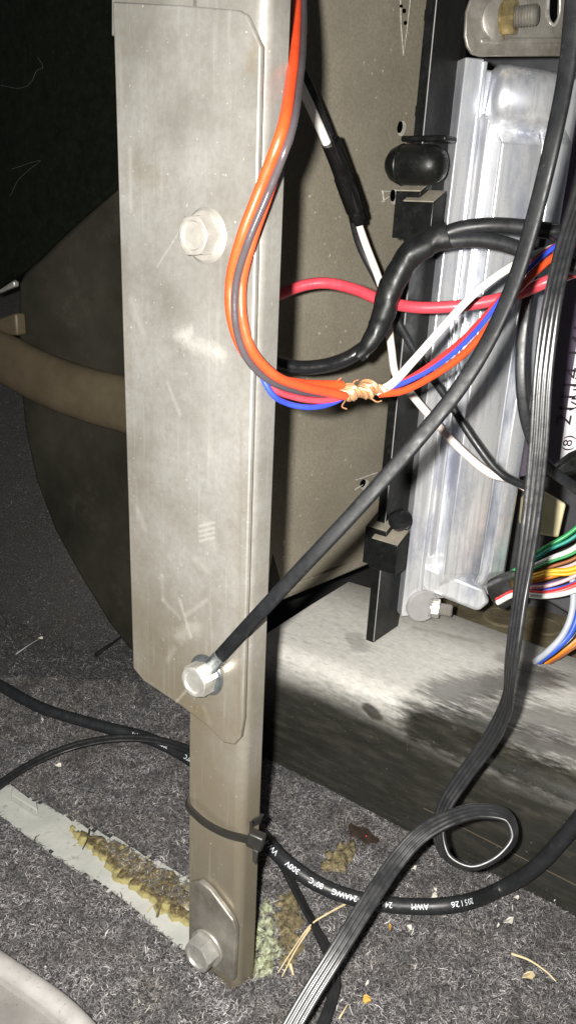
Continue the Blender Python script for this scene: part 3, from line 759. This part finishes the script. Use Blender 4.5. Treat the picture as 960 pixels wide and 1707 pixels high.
tag(MB().tube(strand(1.9, .0016, .42, .5)[:cut], .00155, 14).build('orange_wire', 'orange_wire', ang=80), 'thick orange wire drooping in front of the steel post', 'wire', GB)
tag(MB().tube(strand(-1.9, .0016, .42, .9)[:cut - 2], .00145, 14).build('red_wire', 'vermilion_wire', ang=80), 'red wire twisted with the orange wire in the drooping bundle', 'wire', GB)
tag(MB().tube(strand(0.0, .0013, .42, .5)[:cut - 3], .0011, 12).build('grey_wire', 'grey_wire', ang=80), 'shiny grey wire lying between orange and red in the drooping bundle', 'wire', GB)
wire('blue_wire', 'blue_wire', [(430, 612, .2455), (452, 655, .2485), (480, 673, .256), (520, 679, .263), (556, 671, .270), (575, 660, .272)], .0009, 'blue wire hanging under the orange wire just before the copper splice', GB)
wire('red_wire', 'crimson_wire', [(432, 605, .247), (458, 648, .251), (490, 662, .258), (530, 668, .265), (560, 665, .270), (578, 658, .272)], .0010, 'thin crimson wire between blue and orange just before the copper splice', GB)
# bare copper splice
sp = empty('copper_splice', PD(605, 662, .275), 'bare twisted copper splice joining the drooping wires', 'splice')
cl = dpath([(558, 655, .270), (585, 655, .274), (610, 650, .277), (640, 648, .281)], 16); cf = frames(cl)
for k in range(16):
    path = []; ph0 = k * 2 * math.pi / 16 + .3 * random.random(); fl_ = .70 + .22 * random.random()
    for i, (p, (t, a, b_)) in enumerate(zip(cl, cf)):
        u_ = i / len(cl); env = .0012 + .0019 * math.exp(-((u_ - .30) / .12) ** 2) + .0022 * math.exp(-((u_ - .68) / .14) ** 2)
        ang = ph0 + (u_ * 2.2 + .08 * math.sin(u_ * 9 + k)) * 2 * math.pi
        path.append(p + a * math.cos(ang) * env * fl_ * (1 + .3 * math.sin(k * 2.1 + u_ * 14)) + b_ * math.sin(ang) * env * fl_)
    MB().tube(path, .00052, 7).build('copper_strand', 'copper_tin' if k % 3 else 'copper', sp, ang=80)
MB().tube(cl[8:-8], [.0012 + .0009 * math.exp(-((i / 32 - .2) / .2) ** 2) + .0011 * math.exp(-((i / 32 - .8) / .2) ** 2) for i in range(len(cl[8:-8]))], 10).build('twisted_core', 'copper', sp, ang=80)
for k, ends in enumerate(([(566, 648, .272), (562, 636, .270), (568, 630, .268)], [(584, 648, .272), (590, 636, .270), (597, 633, .268)], [(618, 664, .275), (628, 670, .274), (636, 668, .273)], [(575, 668, .271), (570, 678, .270), (578, 682, .269)])):
    MB().tube(dpath(ends, 6), .00026, 6).build('loose_strand', 'copper', sp)
# wires from the splice to the upper right
wire('white_wire', 'white_wire', [(628, 652, .279), (650, 642, .282), (690, 600, .288), (740, 543, .293), (790, 490, .297), (840, 452, .300), (890, 425, .303), (980, 396, .307)], .00145, 'thick white wire rising from the copper splice across the control unit')
wire('blue_wire', 'blue_wire', [(634, 650, .281), (668, 640, .284), (715, 617, .288), (760, 584, .291), (800, 543, .293), (850, 480, .296), (900, 430, .299), (940, 402, .302), (985, 385, .305)], .0009, 'blue wire from the copper splice running beside the red one')
wire('red_wire', 'orange_wire', [(632, 657, .281), (670, 652, .284), (722, 626, .288), (768, 594, .291), (808, 552, .293), (858, 489, .296), (908, 439, .299), (948, 411, .302), (990, 394, .305)], .00125, 'orange red wire from the copper splice under the blue one')
wire('red_wire', 'red_wire', [(640, 650, .283), (680, 633, .286), (730, 600, .290), (775, 563, .2935), (815, 520, .296), (860, 468, .299), (905, 424, .302), (990, 378, .308)], .0012, 'thin dull red wire from the copper splice above the blue one')
wire('crimson_wire', 'crimson_wire', [(440, 505, .365), (468, 490, .362), (510, 475, .358), (545, 472, .356), (590, 482, .352), (640, 502, .346), (690, 512, .340), (740, 512, .336), (800, 505, .332), (860, 490, .326), (910, 470, .320), (990, 440, .314)], .0024, 'thick crimson wire arching from behind the post over the control unit')

# black round cable at the tape, the taped section and the two cables that leave it
wire('black_cable', 'cable_gloss', [(440, 596, .350), (464, 606, .350), (500, 613, .348), (545, 609, .345), (580, 597, .342), (610, 578, .340)], .0030, 'glossy black cable coming from behind the post into the tape wrap', cat='cable')
tp = dpath([(596, 596, .341), (618, 568, .339), (636, 530, .337), (652, 478, .333), (678, 432, .329), (712, 404, .325), (748, 391, .322)], 14)
fr = frames(tp); rings = []
for i, (p, (t, a, b_)) in enumerate(zip(tp, fr)):
    u_ = i / (len(tp) - 1); base = .0034 + .0026 * min(1, u_ * 2.5); ph = (i % 12) / 12
    ring = []
    for j in range(20):
        an = 2 * math.pi * j / 20; st = ((i + 6 * math.sin(an)) / 19) % 1.0
        r_ = base * (1 + .07 * st) + .0007 * mnoise.noise(p * 200 + V((math.cos(an), math.sin(an), 0)))
        ring.append(p + a * math.cos(an) * r_ + b_ * math.sin(an) * r_ * .8)
    rings.append(ring)
tw_ = MB().loft(rings).build('tape_wrap', 'tape', ang=40); tag(tw_, 'black insulating tape wrapped round the curving cables', 'tape')
fl = MB(); fl.prism([PD(598, 588, .338), PD(612, 598, .338), PD(640, 552, .336), PD(634, 520, .334), PD(628, 545, .335)], FW * .0006); fl.build('loose_tape_end', 'tape', tw_, bevel=.0002)
wire('black_cable', 'cable_soft', [(735, 392, .323), (770, 381, .320), (820, 376, .316), (870, 379, .311), (920, 386, .306), (985, 398, .300)], .0030, 'upper of two soft black cables leaving the tape wrap', cat='cable')
wire('black_cable', 'cable_black', [(722, 408, .325), (760, 401, .322), (800, 400, .318), (840, 407, .314), (880, 421, .310), (940, 440, .305), (985, 452, .300)], .0029, 'lower glossier black cable leaving the tape wrap', cat='cable')

# white and black pair with the heat-shrink sleeve
pr = empty('sleeved_pair', PD(575, 300, .40), 'black heat shrink sleeve joining thin white and black wires', 'wire')
MB().tube(dpath([(480, 100, .325), (516, 175, .338), (545, 240, .352), (562, 280, .362)], 8), .0019, 12).build('white_wire', 'white_wire', pr)
MB().tube(dpath([(490, 85, .329), (522, 155, .341), (552, 230, .355), (570, 280, .365)], 8), .0015, 12).build('black_wire', 'cable_gloss', pr)
slp = dpath([(551, 236, .351), (565, 272, .359), (581, 318, .368), (593, 352, .376), (599, 372, .380)], 10)
MB().tube(slp, [.0041 + (.0004 if 14 < i < 30 else 0) - (.0012 if i > 36 else 0) for i in range(len(slp))], 20).build('sleeve', 'sleeve', pr)
MB().tube(dpath([(593, 362, .378), (610, 410, .386), (632, 468, .391), (645, 520, .391), (652, 580, .389), (660, 626, .388), (684, 656, .386), (720, 698, .383), (770, 752, .379), (818, 790, .377), (850, 799, .378), (890, 822, .380)], 10), .0018, 12).build('white_wire', 'pink_white_wire', pr)
MB().tube(dpath([(588, 366, .379), (600, 410, .387), (625, 460, .392), (660, 530, .390), (700, 600, .386), (745, 665, .380), (790, 735, .377), (830, 786, .376), (860, 804, .377), (890, 815, .379)], 10), .0019, 12).build('black_wire', 'cable_black', pr)

# flat black cable from the lower cover bolt to the upper right
def lobes(width, thick, n):
    top = []
    for i in range(n * 6 + 1):
        u_ = i / (n * 6); x = (u_ - .5) * width; ph = abs(math.sin(u_ * n * math.pi)); top.append((x, thick / 2 * (.74 + .26 * ph)))
    return top + [(x, -y) for x, y in reversed(top)]
bolt2 = PF(352, 1112, OFF + .0012)
pts = [bolt2, PF(368, 1093, OFF + .0030), PD(420, 1036, .262), PD(500, 950, .252), PD(600, 843, .245), PD(700, 728, .240), PD(770, 640, .237), PD(825, 545, .234), PD(862, 455, .231), PD(893, 350, .226), PD(922, 230, .218), PD(945, 110, .206), PD(960, -40, .192)]
path = spline(pts, 12); fc = lerp_list([NF] + [(-FW - RT * .3).normalized()] * 6 + [(-FW - RT * .7).normalized()] * (len(pts) - 7), 12, len(path))
flat = []
for j in range(20):
    a = 2 * math.pi * j / 20; flat.append((.0023 * math.copysign(abs(math.cos(a)) ** .6, math.cos(a)), .0011 * math.copysign(abs(math.sin(a)) ** .8, math.sin(a))))
fcab = MB().sweep(path, flat, fc).build('flat_cable', 'cable_matt', ang=70); MB().sweep([bolt2 + NF * .0002, bolt2.lerp(PF(368, 1093, OFF + .003), .45), PF(367, 1094, OFF + .0030)], [(x * 1.12, y * 1.25) for x, y in flat], NF).build('crimped_lug', 'steel_washer', fcab)
tag(fcab, 'flat black cable clamped under the lower cover plate bolt', 'cable')

# striped ribbon cable: falls past the control unit, loops on the duct, runs off over the carpet
on_duct = lambda s_, q, z: DO + TT * s_ + QQ * q + Z * z
loopc = PD(792, 1400, .33)
pts = [PD(975, 300, .245), PD(944, 400, .262), PD(921, 500, .274), PD(905, 620, .280), PD(897, 740, .280), PD(884, 870, .276), PD(866, 1000, .272), PD(851, 1110, .276), PD(842, 1180, .300), PD(812, 1240, .314), PD(772, 1295, .323), PD(741, 1345, .326), PD(731, 1388, .325), PD(745, 1428, .322), PD(785, 1446, .3185), PD(830, 1428, .3175), PD(856, 1395, .3185), PD(845, 1362, .3205), PD(800, 1352, .322), PD(745, 1366, .3195), PD(700, 1392, .316), PD(660, 1436, .311), PD(610, 1510, .300), PD(560, 1590, .290), PD(510, 1670, .283), PD(470, 1740, .277)]
path = spline(pts, 12)
c_ = -FW
def fdir(rx, up=0.0): return (-FW + RT * rx + UP * up).normalized()
loop_in = []
facing = [fdir(.2)] * 3 + [fdir(-.2), fdir(-.3), fdir(-.8), fdir(-2.4), fdir(-3.2), fdir(-2.2), fdir(-.8, .2), fdir(-1.0, .2), fdir(-1.4, .2), fdir(-1.6, .0), fdir(-.9, -1.2), fdir(.2, -1.6), fdir(1.1, -1.1), fdir(1.7, .1), fdir(1.2, 1.2), fdir(-.1, 1.6), fdir(-.4, 1.0), fdir(-.3, .3), fdir(-.2, .2), fdir(-.2, .2), fdir(-.2, .2), fdir(-.2, .2), fdir(-.2, .2)]
rib_ = MB().sweep(path, lobes(.0064, .0018, 4), lerp_list(facing, 12, len(path))).build('ribbon_cable', 'ribbon_black', ang=75)
tag(rib_, 'ribbed black ribbon cable with one loop resting against the duct', 'cable')
# second flat cable behind the ribbon
wpath = dpath([(905, 380, .335), (884, 470, .338), (870, 560, .342), (868, 640, .346), (878, 710, .352), (905, 770, .360), (960, 815, .370), (990, 840, .372)], 12)
tag(MB().sweep(wpath, flat, (-FW - RT * .4).normalized()).build('flat_cable', 'cable_black', ang=70), 'black flat cable curving behind the ribbon cable beside the printed label', 'cable')
wire('silver_cable', 'cable_gloss', [(918, 386, .30), (940, 388, .298), (985, 402, .295)], .0026, 'short glossy black cable end beside the tape wrapped cables', cat='cable')

# ------------------------------------------------------------------ printed cable lying on the carpet and tied to the post
pts = [PZ(-60, 1105, .006), PZ(0, 1142, .006), PZ(70, 1180, .006), PZ(160, 1208, .0062), PZ(250, 1232, .0062), PZ(320, 1268, .0064), PZ(390, 1330, .010), PZ(440, 1398, .016), PZ(480, 1440, .014), PZ(540, 1479, .010), PZ(610, 1502, .008), PZ(690, 1511, .0075), PZ(760, 1507, .010), PP(830, 1484, DO - QQ * .008, QQ), PP(890, 1447, DO - QQ * .007, QQ), PP(940, 1395, DO - QQ * .007, QQ), PP(1000, 1320, DO - QQ * .009, QQ)]
# keep the middle of the run behind the post
path = spline(pts, 16)
for i, p in enumerate(path):
    u_ = (p - BF); s_, q = u_.dot(TT), u_.dot(QQ)
    if -.03 < s_ < .012 and q < .018: path[i] = p + QQ * (.018 - q) * .0
CR = .0033
pc = MB().tube(path, CR, 18).build('printed_cable', 'cable_black', ang=80); tag(pc, 'round black cable with white printing zip tied to the post', 'cable')
cum = [0]
for i in range(1, len(path)): cum.append(cum[-1] + (path[i] - path[i - 1]).length)
def on_path(s_):
    i = int(np.searchsorted(cum, s_)); i = min(max(i, 1), len(path) - 1)
    k = (s_ - cum[i - 1]) / max(1e-9, cum[i] - cum[i - 1]); return path[i - 1].lerp(path[i], k), (path[i] - path[i - 1]).normalized()
def cable_text(body, px, py, size):
    i = min(range(len(path)), key=lambda k: (PROJ(path[k])[0] - px) ** 2 + (PROJ(path[k])[1] - py) ** 2)
    s0 = cum[i]; tv, tf = text_mesh(body, size, True); vs_ = []
    for p in tv:
        c0, t = on_path(s0 - p.x); view = (CAM - c0).normalized()
        fc_ = (view - t * view.dot(t)).normalized(); sd = t.cross(fc_).normalized()
        if sd.dot(UP) > 0: sd = -sd
        an = (p.y) / CR
        vs_.append(c0 + (fc_ * math.cos(an) + sd * math.sin(an)) * (CR + .00012))
    MB().add(vs_, tf).build('printed_text', 'print_white', pc, smooth=False)
TS = .0032
for body, px, py in (('VW-1', 457, 1416), ('300V', 490, 1446), ('80°C', 528, 1473), ('24AWG', 575, 1490), ('2464', 640, 1506), ('AWM', 698, 1511), ('205126', 765, 1506), ('VW-1', 232, 1227), ('300V', 277, 1243), ('80°C', 322, 1268)):
    cable_text(body, px, py, TS)

# thin flat cord on the carpet, both sides of the post
cord = empty('thin_cord', PZ(220, 1236, 0), 'thin flat black cord crossing the printed cable on the carpet', 'cord')
fl2 = lobes(.0042, .0016, 2)
p1 = spline([PZ(-60, 1360, .003), PZ(0, 1308, .003), (PZ(50, 1275, .004)), PZ(110, 1248, .006), PZ(180, 1232, .0105), PZ(250, 1232, .0118), PZ(320, 1252, .0118), PZ(380, 1295, .013)], 12)
MB().sweep(p1, fl2, [V((.1, -.5, 1)).normalized()] * len(p1)).build('cord', 'cable_soft', cord, ang=75)
p2 = spline([PZ(440, 1390, .010), PZ(470, 1440, .006), PZ(497, 1492, .004), PZ(525, 1545, .004), PZ(548, 1592, .005), PZ(558, 1640, .005), PZ(545, 1690, .005), PZ(520, 1745, .005)], 12)
MB().sweep(p2, fl2, lerp_list([V((.6, -.4, .7)).normalized()] * 4 + [V((0, -.3, 1)).normalized()] * 4, 12, len(p2))).build('cord', 'cable_soft', cord, ang=75)

# ------------------------------------------------------------------ zip tie
zt = empty('zip_tie', PF(428, 1410, .002), 'black zip tie pulled round the steel post', 'zip tie')
zl = BF - TT * .0232
hz = lambda px, py: PF(px, py, .0018)
zp = [hz(360, 1320) - TT * .0 + QQ * .016, ]
Lz = PF(312, 1325, .0)
zp = [Lz + QQ * .013 + Z * .004, Lz + QQ * .005 - TT * .0004 + Z * .001, PF(313, 1340, .0016), PF(330, 1362, .0026), PF(352, 1378, .0022), PF(380, 1391, .0015), PF(404, 1397, .0012), PF(420, 1400, .0012), BF + TT * .0038 + QQ * .0045 + Z * (PF(430, 1400, 0).z - BF.z), BF + TT * .0037 + QQ * .0100 + Z * (PF(430, 1403, 0).z - BF.z), BF - TT * .002 + QQ * .0135 + Z * (PF(430, 1405, 0).z - BF.z)]
zpath = spline(zp, 10); zf = []
for i, p in enumerate(zpath):
    u_ = i / len(zpath); zf.append((NF + (-TT * max(0, (.22 - u_) * 8)) + TT * max(0, (u_ - .75) * 8) + Z * .05).normalized())
strap = [(-.0014, -.0005), (.0014, -.0005), (.0014, .0005), (-.0014, .0005)]
MB().sweep(zpath, strap, zf).build('strap', 'zip_black', zt, bevel=.0002)
hc = PF(427, 1400, .003); xx = (TT * .8 + QQ * .25 - Z * .15).normalized(); nn = (NF + TT * .5).normalized(); yy = nn.cross(xx).normalized(); nn = xx.cross(yy).normalized()
if nn.dot(NF) < 0: nn = -nn
def hbox(w_, h_, d0, d1): return [[hc + xx * a + yy * b_ + nn * d for a, b_ in ((-w_, -h_), (w_, -h_), (w_, h_), (-w_, h_))] for d in (d0, d1)]
MB().loft(hbox(.0029, .0030, -.002, .0020)).build('head', 'zip_black', zt, bevel=.0008, seg=3)
MB().loft([[hc - Z * .0022 + xx * .0008 + nn * .0014 + xx * a - Z * b_ + nn * (.0003 + b_ * .2 + k) for a, b_ in ((-.0011, 0), (.0011, 0), (.0008, .0050), (-.0006, .0042))] for k in (0, .0009)]).build('cut_tail', 'print_white' if False else 'zip_black', zt, bevel=.0002)

# ------------------------------------------------------------------ wiring loom behind the duct
LG = 'wires of the colourful loom behind the duct'
loom = [('green', 'loom_green', (856, 952), (905, 915), (985, 858), .0015, .436), ('teal', 'loom_teal', (858, 956), (912, 918), (985, 872), .0012, .433), ('white', 'loom_white', (856, 960), (915, 932), (985, 893), .0018, .430),
        ('pale green', 'loom_green', (862, 962), (918, 936), (985, 902), .0009, .427), ('brown', 'loom_brown', (862, 966), (920, 944), (985, 912), .0012, .430), ('pink', 'loom_pink', (858, 969), (922, 951), (985, 922), .0012, .427),
        ('yellow', 'loom_yellow', (860, 971), (915, 953), (985, 936), .0017, .424), ('orange', 'loom_orange', (858, 975), (912, 963), (985, 930), .0014, .426), ('deep yellow', 'loom_yellow', (862, 975), (912, 958), (985, 945), .0012, .421),
        ('violet', 'loom_violet', (856, 979), (908, 975), (985, 945), .0013, .424), ('pale pink', 'loom_pink', (858, 981), (905, 978), (985, 944), .0012, .420), ('black', 'loom_black', (856, 985), (910, 984), (985, 952), .0014, .423),
        ('blue', 'loom_blue', (860, 985), (908, 984), (985, 958), .0012, .420), ('bright red', 'loom_red', (858, 987), (905, 990), (985, 962), .0020, .417), ('clean white', 'loom_white', (858, 991), (905, 994), (985, 972), .0017, .415)]
for nm, mt_, a, b_, c_, r, d in loom:
    bx, by = b_; mid2 = ((bx + c_[0]) / 2, (by + c_[1]) / 2 + 5)
    wire('loom_wire', mt_, [(a[0] - 30, a[1] + 14, d + .012), (*a, d + .006), (*b_, d), (*mid2, d - .004), (*c_, d - .008)], r * .8, nm + ' wire in the colourful loom behind the duct', LG, n=8, seg=10)
for nm, mt_, off, r in (('pale grey', 'loom_grey', 0, .0016), ('bright blue', 'loom_blue', 11, .0016), ('dark grey', 'loom_black', 20, .0013), ('orange', 'loom_orange', 30, .0016), ('brown', 'loom_brown', 40, .0016)):
    wire('loom_wire', mt_, [(953 + off, 960, .418), (955 + off, 1000, .415), (950 + off, 1030, .414), (936 + off, 1060, .415), (912 + off * .75, 1086, .418), (890 + off * .6, 1103, .426)], r, nm + ' wire curving down from the loom behind the duct', 'wires curving down from the loom', n=8, seg=10)
MB_ = MB().tube(dpath([(828, 990, .438), (845, 982, .434), (862, 977, .431)], 8), .0085, 18).build('loom_tube', 'black_plastic'); tag(MB_, 'black sheath end holding the colourful loom', 'sheath')
tag(MB().prism([PD(x, y, .462) for x, y in ((872, 985), (905, 996), (960, 1030), (990, 1020), (990, 965), (900, 960))], FW * .01).build('plastic_tray', 'back_panel', bevel=.001), 'dark plastic tray under the colourful loom', 'tray')
tag(MB().prism([PD(x, y, .372) for x, y in ((922, 782), (960, 752), (1000, 735), (1000, 775), (955, 790), (930, 796))], FW * .012).build('black_cover', 'rail_plastic', bevel=.0015), 'black plastic cover under the printed label', 'cover')

# ------------------------------------------------------------------ bright metal sill at the near corner
m, nt, b = newmat('sill_metal')
c = ramp(nt, noise(nt, 90, 5), [(.3, (.42, .40, .385)), (.7, (.58, .56, .54))])
c = mix(nt, ramp(nt, noise(nt, 700, 4), [(.62, 0.0), (.7, .5)]), c, (.1, .09, .07))
L(nt, c, b.inputs['Base Color']); b.inputs['Metallic'].default_value = .35; b.inputs['Roughness'].default_value = .42
sill = empty('seat_rail', PZ(60, 1660, .0), 'curved bright metal seat rail end on the carpet', 'rail')
sp_ = spline([PZ(-90, 1548, .012), PZ(-40, 1578, .012), PZ(0, 1606, .012), PZ(50, 1640, .012), PZ(95, 1672, .012), PZ(140, 1715, .012), PZ(190, 1780, .012)], 10)
prof = [(-.012, -.012)] + [(-.0035 * math.cos(a) * 1.0 - .0005, .0035 * math.sin(a)) for a in np.linspace(0, math.pi, 12)] + [(.0035, -.003), (.0035, -.012)]
MB().sweep(sp_, [(-x, y) for x, y in prof][::-1] if False else [(-.004, -.012), (-.004, 0)] + [(.004 * -math.cos(a), .003 * math.sin(a)) for a in np.linspace(.2, math.pi - .2, 9)] + [(.004, 0), (.004, -.012)], Z).build('rolled_edge', 'sill_metal', sill, ang=50)
inner = [p + (V((-.8, -.6, 0)) * .003) for p in sp_]
far = [p + V((-.8, -.9, 0)).normalized() * .10 for p in sp_]
mb = MB(); n = len(sp_)
mb.add([V((p.x, p.y, .0085)) for p in inner] + [V((p.x, p.y, .0075)) for p in far], [[i, i + 1, n + i + 1, n + i] for i in range(n - 1)])
pln = mb.build('flat_web', 'sill_metal', sill); sd_ = pln.modifiers.new('solid', 'SOLIDIFY'); sd_.thickness = .0015

# ------------------------------------------------------------------ litter on the carpet
def blade(pts, r, label, mat='straw', z=.003, name='straw'):
    pth = spline([PZ(x, y, z + (.001 if 0 < i < len(pts) - 1 else 0)) for i, (x, y) in enumerate(pts)], 8); n = len(pth)
    tag(MB().tube(pth, [r * (1 - .6 * i / n) for i in range(n)], 6).build(name, mat), label, 'straw' if name == 'straw' else 'twig')
blade([(585, 1502), (548, 1522), (520, 1540), (490, 1580), (463, 1622)], .0005, 'long pale straw bent between the post foot and the flat cord', z=.004)
blade([(520, 1542), (492, 1585), (470, 1628)], .0005, 'short straw beside the long bent one', z=.0035)
blade([(484, 1608), (489, 1625)], .0007, 'white straw stub near the post foot')
blade([(852, 1590), (880, 1600), (910, 1620), (926, 1636)], .0005, 'thin curved straw lying alone on the open carpet')
blade([(565, 1698), (578, 1676)], .0004, 'tiny pale straw near the thin flat cord')
blade([(150, 1382), (146, 1400), (138, 1416)], .0005, 'dark curved twig lying on the bare floor strip', 'black_plastic', z=-.005, name='twig')
blade([(245, 1520), (258, 1505)], .0004, 'tan splinter across the bare floor strip', 'straw', z=-.004)
blade([(262, 1528), (270, 1504)], .0006, 'brown splinter across the end of the bare floor strip', 'brown_floor', z=-.004, name='twig')
blade([(160, 1092), (180, 1078), (202, 1062)], .0016, 'grey stick end under the dark heater shell', 'cable_soft', z=.003, name='twig')
blade([(28, 1090), (45, 1078), (64, 1066)], .0006, 'grey stalk with a white tip on the carpet', 'grey_ear', name='twig')
def chip(px, py, s, mat, label, rot=0.0, asp=.5, z=.003):
    c0 = PZ(px, py, z + abs(carpet_z(PZ(px, py).x, PZ(px, py).y)) if False else z); ps = []
    for j in range(7):
        a = 2 * math.pi * j / 7 + rot; r_ = s * (.75 + .5 * random.random())
        x, y = r_ * math.cos(a), r_ * asp * math.sin(a)
        ps.append(c0 + V((x * math.cos(rot) - y * math.sin(rot), x * math.sin(rot) + y * math.cos(rot), .0006 * math.sin(a * 2))))
    tag(MB().prism(ps, V((0, 0, .0006))).build('flake', mat, smooth=False), label, 'flake', 'pale flakes scattered on the carpet')
for (px, py, s_, rot, lb) in ((68, 1064, .0016, .5, 'white flake at the tip of the grey stalk'), (100, 975, .0022, .1, 'long white flake beside the curved edge of the dark shell'), (70, 1015, .0012, 1, 'small white flake on the carpet behind the grey stalk'),
        (145, 1008, .001, 2, 'tiny white flake tucked at the foot of the dark shell'), (97, 1276, .0018, .3, 'white flake between the thin flat cord and the bare floor strip'), (72, 1200, .0013, 2, 'white flake just under the printed cable beside the thin cord'),
        (848, 1536, .0024, .4, 'largest white flake between the printed cable and the duct'), (830, 1543, .001, 1, 'crumb of white beside the largest white flake'), (682, 1546, .0014, -.5, 'white flake below the AWM print of the cable'),
        (724, 1495, .0022, 1.2, 'white flake touching the cable above its AWM print'), (725, 1482, .0012, 2, 'small white flake just behind the one touching the cable'), (860, 1497, .0012, 0, 'white flake right at the foot of the duct'),
        (612, 1640, .0012, 1, 'white flake next to the amber flake'), (690, 1448, .0013, .4, 'white flake between the ribbon loop and the printed cable'), (925, 1500, .001, .9, 'white speck under the rising end of the printed cable')):
    chip(px, py, s_, 'paper_chip', lb, rot)
chip(611, 1667, .0018, 'amber_chip', 'amber flake alone on the open carpet', 1.2, .8)
chip(650, 1545, .0016, 'amber_chip', 'small amber splinter on the carpet below the printed cable', 1.5, .4)
chip(880, 1627, .0030, 'straw', 'dry tan leaf scrap beside the thin curved straw', .4, .5)
